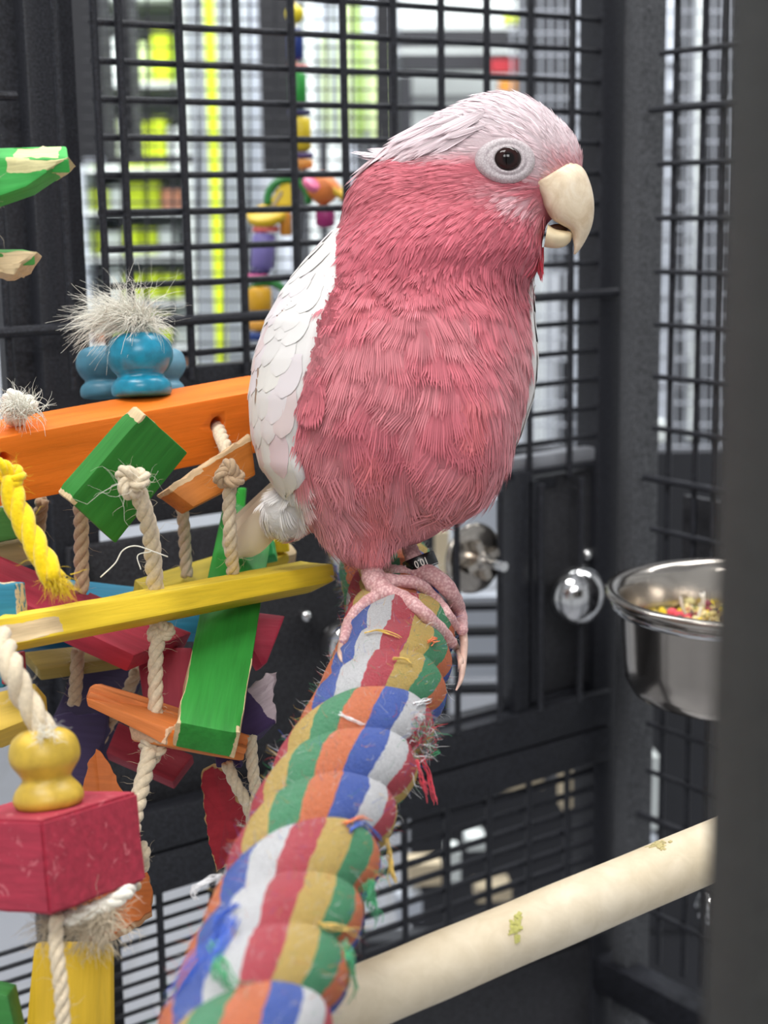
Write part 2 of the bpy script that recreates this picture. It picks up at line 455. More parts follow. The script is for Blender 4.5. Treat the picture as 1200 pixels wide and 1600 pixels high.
# ------------------------------------------------------------------ rope perch
ROPE_R = 0.0176
RC = [(572, 838, 1.095), (586, 862, 1.03), (602, 890, 0.955), (616, 925, 0.885), (626.0, 967.0, 0.822), (620.6383, 996.0, 0.7897), (612.4043, 1039.0, 0.7586), (596.96, 1086.0, 0.7277), (571.2, 1142.0, 0.6979), (538.566, 1208.0, 0.6691), (502.803, 1282.0, 0.6407), (474.5909, 1358.0, 0.6108), (442.0755, 1446.0, 0.5815), (411.0638, 1534.0, 0.551), (380.625, 1630.0, 0.52), (346.25, 1740.0, 0.4893), (307.8462, 1870.0, 0.459), (264.0, 2020.0, 0.4288)]
rope_pts = Pspl(RC, 420)
rl = [0.0]
for a, c in zip(rope_pts, rope_pts[1:]): rl.append(rl[-1] + (c - a).length)
rope_fr = frames(rope_pts)
# re-reference the frame so that N looks up / towards the lens side
ref = []
for (T, N, B), p in zip(rope_fr, rope_pts):
    n = UPZ - T * UPZ.dot(T); n.normalize(); ref.append((T, n, T.cross(n)))
rope = empty('rope_perch', rope_pts[0], 'thick rainbow striped cotton rope perch that the cockatoo stands on', 'perch')
t = NT('striped_cotton')
uu = t.attr('stripe', 'Fac')
wob = t.noise(220, 3, t.obj())
su = t.math('ADD', uu, t.math('MULTIPLY', t.math('SUBTRACT', wob, 0.5), 0.22))
fr_ = t.math('FRACT', t.math('DIVIDE', su, 6.0))
STR = [(66, 104, 204), (244, 244, 246), (220, 66, 84), (236, 198, 100), (72, 168, 114), (252, 134, 76)]
cr = t.ramp(fr_, [(i / 6, lin(c)) for i, c in enumerate(STR)], 'CONSTANT')
fz = t.noise(2200, 4, t.obj(), 0.75); lint = t.noise(420, 5, t.obj(), 0.7)
col = t.mix(t.ramp(fz, [(0.35, (0.75, 0.75, 0.75)), (0.6, (0, 0, 0))]), cr, t.mix(0.32, cr, (0, 0, 0)))
col = t.mix(t.math('MULTIPLY', t.math('GREATER_THAN', lint, 0.66), 0.22), col, (0.75, 0.75, 0.75))
t.base(col); t.set(Roughness=0.95); t.b.inputs['Specular IOR Level'].default_value = 0.1; t.b.inputs['Sheen Weight'].default_value = 0.25
t.bump(t.math('ADD', fz, t.math('MULTIPLY', lint, 1.2)), 1.0, 0.0016); M['rope'] = t.m
PITCH = 0.0620; PHASE = 0.05
rope_surf_v = []; rope_surf_f = []
for kst in range(3):
    v = []; f = []; st = []
    nseg = 26; Rr = 0.0090; sa, sb = 0.0090, 0.0106
    for i, p in enumerate(rope_pts):
        T, N, B = ref[i]
        psi = (2 * math.pi * rl[i] / PITCH) + 2 * math.pi * kst / 3 + PHASE
        rad = N * math.cos(psi) + B * math.sin(psi); tan = -N * math.sin(psi) + B * math.cos(psi)
        c = p + rad * Rr
        # strand direction, for a section square to the strand
        slope = (2 * math.pi / PITCH) * Rr
        sd_ = (T + tan * slope).normalized(); bi = sd_.cross(rad).normalized()
        wv = 1 + 0.05 * noise.noise(Vector((rl[i] * 60, kst * 7.1, 0)))
        for q_ in range(nseg):
            a = 2 * math.pi * q_ / nseg
            r1 = sa * math.cos(a) * wv; r2 = sb * math.sin(a) * wv
            pt = c + rad * r1 + bi * r2
            pt += (pt - c).normalized() * 0.0005 * noise.noise(pt * 160)
            v.append(pt)
            # stripes lie in radial planes of the rope
            rel = pt - p; ang = math.atan2(rel.dot(B), rel.dot(N))
            dlt = (ang - psi + math.pi) % (2 * math.pi) - math.pi
            if abs(dlt) > 1.2: dlt = math.copysign(1.2, dlt)
            st.append(-(psi + dlt) / math.radians(24) + 602)
    n = nseg
    for i in range(len(rope_pts) - 1):
        for q_ in range(n):
            q2 = (q_ + 1) % n; f.append((i * n + q_, i * n + q2, (i + 1) * n + q2, (i + 1) * n + q_))
    f.append(tuple(range(n - 1, -1, -1))); m_ = (len(rope_pts) - 1) * n; f.append(tuple(range(m_, m_ + n)))
    mb = MB(); mb.add(v, f); me = mb.mesh('strand'); float_attr(me, st, 'stripe')
    bs = len(rope_surf_v); rope_surf_v += v; rope_surf_f += [tuple(x + bs for x in q_) for q_ in f]
    link('strand', me, M['rope'], rope, Vector((0, 0, 0)))
rope_bvh = BVHTree.FromPolygons([tuple(x) for x in rope_surf_v], rope_surf_f)
# lint: short hairs all over the rope
def hairs(specs, name, mats, parent, r=0.00009, n=3, kind=True):
    """specs: list of (polyline, radius, material index)"""
    b = MB(); mi = []
    for pts, rad, mm in specs:
        f0 = len(b.f); b.tube(pts, [rad * (1 - 0.75 * i / (len(pts) - 1)) for i in range(len(pts))], n, False); mi += [mm] * (len(b.f) - f0)
    co = np.array(b.v); c = Vector(co.mean(0).tolist()); me = b.mesh(name); me.transform(Matrix.Translation(-c))
    o = link(name, me, None, parent, c)
    for mm in mats: me.materials.append(mm)
    me.polygons.foreach_set('material_index', mi)
    if kind: o['kind'] = 'stuff'
    return o
def wig(p, d, L, n=5, curl=0.5, grav=0.0):
    pts = [Vector(p)]; d = Vector(d).normalized()
    for i in range(n - 1):
        d = (d + Vector(RNG.normal(0, curl, 3).tolist()) * 0.5 + Vector((0, 0, -grav))).normalized(); pts.append(pts[-1] + d * (L / (n - 1)))
    return pts
stripe_m = [fibre('wool_fluff', c) for c in STR] + [fibre('grey_lint', (120, 118, 122))]
fuzz = []
for _ in range(4200):
    i = int(RNG.integers(30, 418)); T, N, B = ref[i]; a = RNG.uniform(0, 2 * math.pi)
    o_ = N * math.cos(a) + B * math.sin(a)
    hit, nn, ix, dd = rope_bvh.find_nearest(rope_pts[i] + o_ * 0.021)
    fuzz.append((wig(hit, nn + Vector(RNG.normal(0, 0.6, 3).tolist()), RNG.uniform(0.0015, 0.0045), 4, 0.6), RNG.uniform(0.00003, 0.00006), int(RNG.choice([0, 1, 1, 1, 2, 3, 4, 5, 6]))))
hairs(fuzz, 'rope_lint', stripe_m, rope)
def on_rope(px, py, lift=0.0005):
    h = rope_bvh.ray_cast(CAM, ray(px, py))
    return h[0] + h[1] * lift if h[0] is not None else None
# loose threads hanging out between the strands
def thread(pxs, mat, r=0.0005, lift=0.001, name='loose_thread'):
    pts = []; dlast = None
    for (x, y) in pxs:
        h = rope_bvh.ray_cast(CAM, ray(x, y))
        if h[0] is not None: q = h[0] + h[1] * lift; dlast = (q - CAM).dot(FWD) / UNIT
        else:
            h2 = rope_bvh.find_nearest(P(x, y, dlast if dlast else 0.65)); dd = (h2[0] - CAM).dot(FWD) / UNIT
            q = P(x, y, dd)
        pts.append(q)
    sp = [Vector(p) for p in spline([tuple(q) for q in pts], max(10, 5 * len(pts))).tolist()]
    b = MB(); nb = max(3, int(r / 0.00011)); m_ = len(sp)
    for _ in range(nb):
        o1 = Vector(RNG.normal(0, 1, 3).tolist()) * r * 0.55; o2 = Vector(RNG.normal(0, 1, 3).tolist()) * r * 0.9; ph = RNG.uniform(0, 6)
        q = [p + o1 * (1 - i / m_) + o2 * (i / m_) + Vector((math.sin(i * .7 + ph), math.cos(i * .6 + ph), math.sin(i * .5 + ph * 2))) * r * 0.3 for i, p in enumerate(sp)]
        q = q[:max(4, int(m_ * RNG.uniform(0.75, 1.0)))]
        b.tube(q, [0.00017 * (1 - 0.5 * (i / len(q)) ** 3) for i in range(len(q))], 5)
    return b.build(name, mat, rope)
thread([(655, 1175), (668, 1205), (678, 1240), (683, 1268)], stripe_m[2], 0.0008)
thread([(652, 1190), (660, 1220), (672, 1246), (674, 1252)], stripe_m[2], 0.0008)
thread([(660, 1165), (665, 1185), (668, 1200)], stripe_m[6], 0.0009)
thread([(600, 1310), (608, 1330), (612, 1360), (618, 1388)], stripe_m[3], 0.0009)
thread([(572, 1375), (580, 1400), (588, 1425), (590, 1442)], stripe_m[4], 0.001)
thread([(565, 1380), (574, 1405), (580, 1428)], stripe_m[4], 0.001)
thread([(530, 1470), (540, 1500), (545, 1540), (540, 1570)], stripe_m[4], 0.001)
thread([(500, 1452), (530, 1450), (555, 1456), (566, 1462)], stripe_m[3], 0.0008)
thread([(365, 1440), (340, 1475), (310, 1510), (285, 1545), (262, 1580)], stripe_m[0], 0.0013)
thread([(368, 1444), (345, 1490), (325, 1515), (300, 1560)], stripe_m[0], 0.0011)
thread([(340, 1480), (345, 1520), (362, 1545), (385, 1552)], stripe_m[4], 0.0015)
thread([(372, 1420), (345, 1440), (340, 1462)], stripe_m[0], 0.0007)
thread([(345, 1368), (322, 1378), (302, 1392), (306, 1402), (318, 1398)], stripe_m[1], 0.0008)
thread([(530, 1120), (545, 1126), (562, 1134), (572, 1138)], stripe_m[1], 0.0005)
thread([(572, 993), (595, 990), (615, 996), (625, 1003)], stripe_m[3], 0.0005)
thread([(612, 1033), (628, 1034), (645, 1043)], stripe_m[3], 0.0005)
thread([(648, 1102), (662, 1098), (672, 1092)], stripe_m[1], 0.0007)
thread([(668, 1005), (675, 1003), (682, 1004)], stripe_m[5], 0.0008)
thread([(545, 1300), (565, 1290), (585, 1303), (594, 1325)], stripe_m[0], 0.0008)
thread([(535, 1290), (560, 1278), (580, 1284)], stripe_m[5], 0.0006)
thread([(660, 1180), (680, 1178), (692, 1172)], stripe_m[4], 0.0004)
# grey worn tuft on the right edge of the rope
tuft = []
for _ in range(160):
    q = on_rope(RNG.normal(655, 9), RNG.normal(1160, 22))
    if q is None: q = rope_bvh.find_nearest(P(660, 1160, 0.70))[0]
    tuft.append((wig(q, Vector((0.7, -0.4, 0.1)) + Vector(RNG.normal(0, 0.7, 3).tolist()), RNG.uniform(0.003, 0.007), 6, 0.9), 0.00012, int(RNG.choice([6, 6, 6, 1, 2, 4]))))
for _ in range(90):
    q = on_rope(RNG.normal(590, 7), RNG.normal(1410, 30))
    if q is None: continue
    tuft.append((wig(q, Vector((0.6, -0.4, -0.3)) + Vector(RNG.normal(0, 0.7, 3).tolist()), RNG.uniform(0.003, 0.006), 6, 0.9), 0.00012, int(RNG.choice([6, 4, 5]))))
hairs(tuft, 'worn_tuft', stripe_m, rope)

# ------------------------------------------------------------------ wooden dowel perch
dow = empty('dowel_perch', P(820, 1450, 0.67), 'smooth pale wooden dowel perch crossing the lower right of the cage', 'perch')
b = MB(); pa, pb = P(300, 1672, 0.612), P(1420, 1200, 0.80)
pts = [pa + (pb - pa) * (i / 40) for i in range(41)]
b.tube(pts, [0.0086 + 0.00025 * noise.noise(Vector((i * .3, 0, 0))) for i in range(41)], 36)
t = NT('pale_dowel')
g = t.noise(1, 5, t.obj((150, 150, 150)), 0.6, 0.5); g2 = t.noise(25, 3, t.obj())
c0 = t.ramp(g, [(0.3, lin((196, 180, 150))), (0.7, lin((222, 208, 182)))])
c0 = t.mix(0.4, c0, t.ramp(g2, [(0.35, lin((200, 182, 150))), (0.65, lin((226, 216, 196)))]))
t.base(c0); t.set(Roughness=0.6); t.bump(g, 0.2, 0.0004); M['dowel'] = t.m
b.build('dowel', t.m, dow, auto=True)
dow_bvh = BVHTree.FromPolygons(b.v, b.f)
def scar(px, py, w_, h_, cols, name):
    b = MB(); 
    hit = dow_bvh.ray_cast(CAM, ray(px, py)); ax = (pb - pa).normalized()
    for _ in range(26):
        x, y = px + RNG.normal(0, w_), py + RNG.normal(0, h_)
        h = dow_bvh.ray_cast(CAM, ray(x, y))
        if h[0] is None: continue
        e = (ax * RNG.normal(0, 1) + h[1].cross(ax) * RNG.normal(0, 1.5)).normalized(); g_ = h[1].cross(e)
        b.box(h[0], e * RNG.uniform(0.0004, 0.0013), g_ * RNG.uniform(0.0002, 0.0006), h[1] * RNG.uniform(0.0001, 0.00035))
    o = b.build(name, fibre('bite_mark', cols, 0.8), dow, False); o['kind'] = 'stuff'
scar(806, 1445, 7, 10, (186, 182, 104), 'bite_mark')
scar(1030, 1320, 8, 3, (190, 176, 120), 'bite_mark')

# ------------------------------------------------------------------ steel bowl
BD = 1.03; bc = P(1168, 931, BD); br_ = pxlen(222, BD)
bowl = empty('food_bowl', bc - UPZ * br_ * 0.75, 'shiny stainless steel food bowl hooked on the right panel', 'bowl')
b = MB(); r = br_; th_ = 0.0012
prof = [(r * .05, -r * .70), (r * .72, -r * .70), (r * .80, -r * .68), (r * .845, -r * .60), (r * .86, -r * .45), (r * .885, -r * .10), (r * .90, -r * .02), (r * .97, -r * .012), (r * .995, r * .01), (r, r * .03), (r * .985, r * .05), (r * .95, r * .055), (r * .90, r * .03), (r * .87, -r * .03), (r * .84, -r * .45), (r * .82, -r * .58), (r * .78, -r * .65), (r * .05, -r * .67)]
b.lathe(bc, UPZ, prof, 72); b.build('bowl', M['steel'], bowl, fix=True)
fz_ = -r * 0.33
b = MB()
prof = [(0.0005, fz_ + r * .10), (r * .3, fz_ + r * .08), (r * .6, fz_ + r * .03), (r * .835, fz_), (r * .835, fz_ - r * .05), (0.0005, fz_ - r * .05)]
b.lathe(bc, UPZ, prof, 40); 
feed = b.build('seed_mix', plain('seed_bed', (150, 128, 80), 0.9, 0, 0.5, 500, 0.9, 700), bowl); feed['kind'] = 'stuff'
seedc = [(212, 190, 120), (226, 206, 150), (205, 80, 92), (224, 196, 40), (120, 122, 60), (92, 72, 58), (230, 224, 205), (150, 60, 70), (176, 150, 90)]
seed_m = [plain('seed', c, 0.7) for c in seedc]
b = MB(); mi = []
for _ in range(900):
    rr = r * 0.80 * math.sqrt(RNG.random()); a = RNG.uniform(0, 6.283); f0 = len(b.f)
    c = bc + Vector((rr * math.cos(a), rr * math.sin(a), fz_ + r * (.10 - .10 * (rr / r)) + RNG.uniform(0, 0.003)))
    R = Matrix.Rotation(RNG.uniform(0, 6), 3, Vector(RNG.normal(0, 1, 3).tolist()).normalized())
    L = RNG.uniform(0.0015, 0.0032); W_ = RNG.uniform(0.0008, 0.0016)
    b.ellipsoid(c, R @ Vector((L, 0, 0)), R @ Vector((0, W_, 0)), R @ Vector((0, 0, W_)), 6, 4); mi += [int(RNG.choice([0, 0, 1, 3, 4, 5, 8, 8, 6, 7]))] * (len(b.f) - f0)
sm_ = b.build('seeds', None, bowl); sm_.data.materials.clear()
for mm in seed_m: sm_.data.materials.append(mm)
sm_.data.polygons.foreach_set('material_index', mi); sm_['kind'] = 'stuff'
def on_feed(px, py):
    q = intersect_line_plane(CAM, CAM + ray(px, py) * 5, bc + UPZ * (fz_ + r * .06), UPZ); return q
pel = [(1062, 968, (214, 72, 84), .0052), (1050, 962, (222, 80, 92), .0045), (1040, 969, (226, 200, 30), .0034), (1034, 957, (222, 190, 40), .003), (1022, 965, (216, 200, 120), .0042), (1072, 970, (206, 70, 84), .0042), (1104, 950, (120, 50, 60), .005), (1016, 968, (214, 198, 130), .004), (1078, 945, (196, 184, 130), .0045)]
for (x, y, c, s_) in pel:
    q = on_feed(x, y); b = MB(); s_ *= .55; b.ellipsoid(q + UPZ * s_ * .5, Vector((s_, 0, 0)), Vector((0, s_ * .8, 0.001)), Vector((0, -0.001, s_ * .75)), 14, 8); b.build('pellet', plain('pellet', c, 0.75, 0, 0.1, 300, 0.5, 900), bowl)
b = MB(); 
for (x, y) in ((1068, 945), (1096, 938), (1100, 942), (1076, 955), (1088, 962), (1108, 938)):
    q = on_feed(x, y + 14); d_ = (UPZ + Vector(RNG.normal(0, .45, 3).tolist())).normalized(); n_ = d_.cross(FWD).normalized()
    b.ellipsoid(q + d_ * 0.005, n_ * 0.0007, n_.cross(d_) * 0.0003, d_ * 0.0032, 8, 6)
hk = b.build('husks', plain('husk', (232, 226, 214), 0.7), bowl); hk['kind'] = 'stuff'
# wire holder
b = MB(); hc = bc - UPZ * r * 0.06
b.tube([hc + (DB * math.cos(a) + NB * math.sin(a)) * r * 0.93 for a in np.linspace(0, 2 * math.pi, 49)], 0.0016, 8)
b.tube([hc + DB * r * 0.93, hc + DB * r * 1.12, hc + DB * r * 1.14 + UPZ * 0.02], 0.0016, 8)
b.build('holder_ring', M['chrome'], bowl)

# ------------------------------------------------------------------ wooden toy
toy = empty('hanging_toy', P(190, 900, 0.8), 'bright dyed wooden block and cotton rope parrot toy hanging at left', 'bird toy')
GREEN, ORANGE, YELLOW, RED, TEAL, PURPLE = (40, 122, 40), (236, 118, 22), (220, 188, 40), (164, 42, 62), (28, 118, 150), (52, 34, 74)
def slab(name, quad, thick, mat, raw=None, away=True, bev=0.0007, parent=None, cuts=(14, 6), rough=0.0, label=None, holes=()):
    """A board from the four corners (x, y, depth) of its face, order a0 a1 b1 b0, grain from end a to end b."""
    a0, a1, b1, b0 = [P(*q) for q in quad]
    x = ((b0 + b1) - (a0 + a1)).normalized(); n = (a1 - a0 + b1 - b0).cross(x).normalized()
    if (n.dot(FWD) > 0) != away: n = -n
    y = n.cross(x).normalized()
    c = (a0 + a1 + b0 + b1) / 4 + n * thick / 2
    R = Matrix((x, y, n)).transposed(); Ri = R.inverted()
    top = [Ri @ (p - c) for p in (a0, a1, b1, b0)]
    bm = bmesh.new(); v = [bm.verts.new(p) for p in top] + [bm.verts.new(p + Vector((0, 0, thick))) for p in top]
    for f in ((0, 1, 2, 3), (7, 6, 5, 4), (0, 4, 5, 1), (1, 5, 6, 2), (2, 6, 7, 3), (3, 7, 4, 0)): bm.faces.new([v[i] for i in f])
    bmesh.ops.recalc_face_normals(bm, faces=bm.faces)
    bmesh.ops.bevel(bm, geom=bm.edges[:], offset=bev, segments=2, affect='EDGES', profile=0.6)
    xs = [q.x for q in top]; ys = [q.y for q in top]
    for i in range(1, cuts[0]):
        bmesh.ops.bisect_plane(bm, geom=bm.verts[:] + bm.edges[:] + bm.faces[:], plane_co=(min(xs) + (max(xs) - min(xs)) * i / cuts[0], 0, 0), plane_no=(1, 0, 0))
    for i in range(1, cuts[1]):
        bmesh.ops.bisect_plane(bm, geom=bm.verts[:] + bm.edges[:] + bm.faces[:], plane_co=(0, min(ys) + (max(ys) - min(ys)) * i / cuts[1], 0), plane_no=(0, 1, 0))
    hx, hy = (max(xs) - min(xs)) / 2, (max(ys) - min(ys)) / 2
    rv = []
    for q in bm.verts:
        k = raw(q.co.x / hx, q.co.y / hy, q.co.z / (thick / 2)) if raw else 0.0
        rv.append(k)
        q.co += Vector((0, 0, 1)) * 0.0004 * noise.noise(q.co * 60 + c * 9)
        if k > 0.3: q.co += Vector((noise.noise(q.co * 500), noise.noise(q.co * 400 + Vector((3, 1, 2))), noise.noise(q.co * 450 + Vector((9, 4, 2))))) * 0.0011 * k
        if rough: q.co += Vector((noise.noise(q.co * 220 + c * 3), noise.noise(q.co * 220 + c * 5), 0)) * rough
    me = bpy.data.meshes.new(name); bm.to_mesh(me); bm.free(); sharp(me, 35)
    float_attr(me, rv, 'raw')
    o = bpy.data.objects.new(name, me); COL.objects.link(o); me.materials.append(mat); o.parent = parent or toy
    o.matrix_basis = world_of(o.parent).inverted() @ (Matrix.Translation(c) @ R.to_4x4())
    if label: o['label'] = label
    for (hxp, hyp, rad) in holes: drill(o, P(hxp, hyp, quad[0][2]), n, c, rad, thick)
    return o
def drill(o, p, n, c, rad, thick):
    d = ray(*px_of(p)); q = intersect_line_plane(CAM, CAM + d * 5, c - n * thick / 2, n)
    b = MB(); b.tube([q - n * 0.006, q + n * (thick + 0.006)], rad, 20); me = b.mesh('cut')
    bm = bmesh.new(); bm.from_mesh(me); bmesh.ops.recalc_face_normals(bm, faces=bm.faces); bm.to_mesh(me); bm.free()
    co = bpy.data.objects.new('cut', me); COL.objects.link(co)
    md = o.modifiers.new('hole', 'BOOLEAN'); md.object = co; md.operation = 'DIFFERENCE'; md.solver = 'EXACT'
    bpy.context.view_layer.update(); dg = bpy.context.evaluated_depsgraph_get()
    new = bpy.data.meshes.new_from_object(o.evaluated_get(dg)); o.modifiers.clear(); o.data = new
    bpy.data.objects.remove(co)
_cords = 0
def cord(ctrl, rpx, mat, parent=None, name='cord', plies=3, fuzz=True, pts=None, twist=5.5):
    d0 = sum(c[2] for c in ctrl) / len(ctrl) if ctrl else 0.75
    R = pxlen(rpx, d0)
    if pts is None:
        L = sum((P(*a) - P(*b_)).length for a, b_ in zip(ctrl, ctrl[1:])); pts = Pspl(ctrl, max(12, int(L / (R * 0.5))))
    fr = frames(pts); b = MB(); l = 0
    ls = [0.0]
    for a, c in zip(pts, pts[1:]): ls.append(ls[-1] + (c - a).length)
    for k in range(plies):
        q = []
        for (T, N, B), p, l in zip(fr, pts, ls):
            a = 2 * math.pi * (l / (R * twist) + k / plies)
            q.append(p + (N * math.cos(a) + B * math.sin(a)) * R * 0.48)
        b.tube(q, R * 0.56, 9)
    o = b.build(name, mat, parent or toy)
    if fuzz:
        sp = []
        for _ in range(int(14 + len(pts) * 0.5)):
            i = int(RNG.integers(0, len(pts))); T, N, B = fr[i]; a = RNG.uniform(0, 6.28)
            d = N * math.cos(a) + B * math.sin(a)
            sp.append((wig(pts[i] + d * R * 0.9, d + T * RNG.normal(0, .8), RNG.uniform(0.0015, 0.006), 6, 0.7), RNG.uniform(0.00004, 0.00009), 0))
        hairs(sp, 'loose_fibres', [mat], o)
    return o
def knot(px, py, d, rpx, mat, rot=0.0, parent=None, tail=True):
    c = P(px, py, d); r = pxlen(rpx, d); pts = []
    R = Matrix.Rotation(rot, 3, FWD)
    for t in np.linspace(0, 2 * math.pi, 61):
        q = RGT * (math.sin(t) + 2 * math.sin(2 * t)) + UPV * (math.cos(t) - 2 * math.cos(2 * t)) * 1.0 - FWD * (math.sin(3 * t) * 1.3)
        pts.append(c + (R @ q) * (r / 3.6))
    o = cord([(px, py, d)], rpx * 0.40, mat, parent, 'knot', 3, True, pts)
    return o
def tassel(px, py, d, n, L, mat, dirv, spread, name='frayed_end', parent=None, rad=0.00011, curl=0.8, base=6):
    sp = []
    for _ in range(n):
        p = P(px + RNG.normal(0, base), py + RNG.normal(0, base * .5), d) + FWD * RNG.normal(0, pxlen(base, d))
        sp.append((wig(p, Vector(dirv) + Vector(RNG.normal(0, spread, 3).tolist()), L * RNG.uniform(0.5, 1.15), 9, curl), rad * RNG.uniform(0.6, 1.3), 0))
    return hairs(sp, name, [mat], parent or toy)
def bead(px, pyb, d, prof, mat, axis, label=None, parent=None):
    """prof: (radius px, height px above the base)"""
    c = P(px, pyb, d); k = pxlen(1, d)
    b = MB(); pr = spline([(a * k, h * k, 0) for a, h in prof], 60)
    b.lathe(c, axis, [(max(x, 1e-5), y) for x, y, _ in pr.tolist()], 44, FWD)
    o = b.build('bead', mat, parent or toy, fix=True)
    if label: o['label'] = label
    return o
W = wood
endraw = lambda lim, s=1: (lambda x, y, z: min(1, max(0, (s * x - lim) * 6 + 0.5)))
# orange carrier beam
beam = slab('beam', [(-40, 692, .765), (-40, 800, .775), (440, 700, .875), (440, 604, .865)], 0.021, W(ORANGE, (235, 190, 130)), None, cuts=(20, 5), holes=[(340, 664, 0.0030), (4, 722, 0.0032)], label='orange wooden carrier beam')
tl = (P(220, 560, .80) - P(224, 628, .80)).normalized()
teal = plain('teal_bead_paint', (26, 128, 158), 0.28, 0, 0.25, 260)
bprof = [(0.5, 0), (30, 0), (44, 3), (47, 14), (44, 24), (37, 31), (37, 36), (44, 44), (51, 58), (52, 72), (47, 88), (36, 97), (20, 100), (8, 97), (6, 92), (0.5, 91)]
bead(222, 621, .848, bprof, teal, tl, 'turned teal bead')
bead(164, 622, .90, [(a * .80, h * .80) for a, h in bprof], plain('dusty_teal_paint', (66, 122, 144), 0.45, 0, 0.15, 200), tl, 'dusty teal bead behind the beam')
bead(254, 620, .91, [(a * .75, h * .75) for a, h in bprof], plain('pale_teal_paint', (100, 150, 172), 0.45, 0, 0.15, 200), tl, 'pale teal bead behind the beam')
def tuft(px, py, d, n, d0, pull, L, spread, base, name='frayed_end', rad=0.00014):
    sp = []
    for _ in range(n):
        q = P(px + RNG.normal(0, base), py + RNG.normal(0, base * .4), d) + FWD * RNG.normal(0, pxlen(base, d)); dv = (Vector(d0) + Vector(RNG.normal(0, spread, 3).tolist())).normalized()
        pts = [q]; pv = Vector(pull) + Vector(RNG.normal(0, .12, 3).tolist()); st_ = L * RNG.uniform(.55, 1.15) / 10
        for k_ in range(10): dv = (dv + pv + Vector(RNG.normal(0, .10, 3).tolist())).normalized(); pts.append(pts[-1] + dv * st_)
        sp.append((pts, rad * RNG.uniform(.6, 1.3), 0))
    return hairs(sp, name, [M['cotton']], toy)
tuft(204, 509, .845, 520, (-0.35, -0.1, 0.8), (-0.22, 0, -0.14), 0.021, .30, 11)
tuft(214, 506, .845, 360, (0.1, -0.2, 0.9), (-0.12, -0.05, -0.12), 0.016, .35, 11)
tuft(222, 510, .845, 200, (0.6, -0.2, 0.5), (0.0, 0, -0.16), 0.011, .35, 8)
tuft(30, 640, .782, 340, (0.2, -0.4, 0.6), (-0.05, 0.0, -0.12), 0.0085, .5, 14)
tassel(208, 492, .845, 34, 0.024, M['cotton'], (0.0, 0, 1), 0.5, base=8, curl=0.9, rad=0.00009)
cord([(218, 540, .848), (216, 520, .846), (208, 500, .845)], 13, M['cotton'], fuzz=False)
knot(28, 636, .79, 26, M['cotton'], 0.4); 
cord([(338, 662, .880), (340, 668, .855), (346, 684, .838), (358, 712, .822)], 11, M['cord'])
# green square board with the big knot
slab('board', [(108, 782, .735), (181, 850, .762), (294, 708, .767), (226, 646, .740)], 0.0075, W(GREEN), lambda x, y, z: (0.8 if (x < -0.86 and y < -0.8) else 0) + (0.9 if (x > 0.80 and y < -0.86) else 0) + (0.6 if x > 0.97 else 0), cuts=(16, 12), label='green wooden board knotted at its middle', holes=[(208, 742, 0.0021)])
knot(206, 752, .728, 25, M['cord'], 0.2)
cord([(208, 752, .733), (222, 786, .738), (236, 840, .752), (240, 885, .76), (244, 932, .77), (250, 960, .775)], 14, M['cord'])
tassel(226, 762, .725, 6, 0.011, M['cotton'], (0.3, -0.4, 0.2), 0.9, 'stray_threads', rad=0.00007)
tassel(195, 758, .725, 9, 0.016, M['cotton'], (-0.8, -0.3, -0.3), 0.6, 'stray_threads', rad=0.00007)
b = MB(); b.tube(Pspl([(262, 870, .75), (240, 862, .745), (212, 853, .74), (192, 860, .74), (180, 880, .74), (157, 902, .74)], 30), 0.00022, 5); b.tube(Pspl([(236, 862, .745), (215, 868, .742), (220, 890, .742)], 16), 0.00018, 5); b.build('stray_thread', M['cotton'], toy)
# brown orange board behind it
slab('board', [(262, 762, .785), (303, 792, .785), (400, 742, .815), (392, 678, .815)], 0.009, W((178, 104, 34), (214, 182, 140)), lambda x, y, z: 0.95 if y < -0.62 - 0.1 * x else 0, cuts=(14, 10), label='brown wooden board with a raw split edge')
knot(358, 742, .785, 22, M['cord_dim'], 1.0); cord([(360, 745, .79), (358, 790, .795), (360, 840, .80), (364, 895, .815)], 11, M['cord'])
# cords from the beam
cord([(125, 770, .80), (127, 820, .81), (127, 870, .815), (128, 925, .82)], 12, M['cord_dim'])
cord([(66, 780, .85), (62, 810, .86), (58, 845, .865)], 11, M['cord_dim']); 
cord([(282, 770, .86), (287, 820, .865), (290, 870, .87), (292, 900, .872)], 10, M['cord'])
# yellow plastic looking rope end
knot(8, 745, .70, 27, M['yellow_cord'], 0.5)
cord([(12, 752, .70), (30, 800, .695), (55, 850, .69), (78, 892, .685), (86, 908, .684)], 20, M['yellow_cord'], twist=6.5)
tassel(86, 905, .684, 220, 0.0065, M['yellow_cord'], (0.4, -0.1, -0.9), 0.35, base=9, curl=0.3, rad=0.00013)
# slats
slab('slat', [(-20, 860, .835), (-40, 905, .785), (210, 1024, .805), (300, 988, .85)], 0.0065, W(RED, (200, 120, 120)), None, cuts=(18, 4), label='long red slat threaded on a cord', holes=[(130, 922, 0.0026)])
slab('slat', [(-8, 968, .690), (-6, 1012, .686), (526, 908, .835), (520, 880, .838)], 0.0125, W(YELLOW), lambda x, y, z: (0.9 if x < -0.62 and abs(y) < 0.9 and y < 0.95 - 0.6 * (x + 1) and y > -0.5 else 0) + (0.7 if x > 0.93 and y > 0 else 0), cuts=(26, 6), label='long yellow slat with a chewed end')
slab('slat_top', [(4, 960, .70), (-8, 968, .690), (520, 881, .838), (470, 876, .86)], 0.004, W((234, 206, 62)), None, cuts=(20, 3))
slab('slat', [(210, 905, .865), (240, 935, .85), (465, 862, .93), (440, 835, .945)], 0.007, W((214, 190, 62)), lambda x, y, z: 0.9 if x > 0.75 and y > -0.2 else 0, cuts=(14, 5), label='short yellow slat with a splintered end')
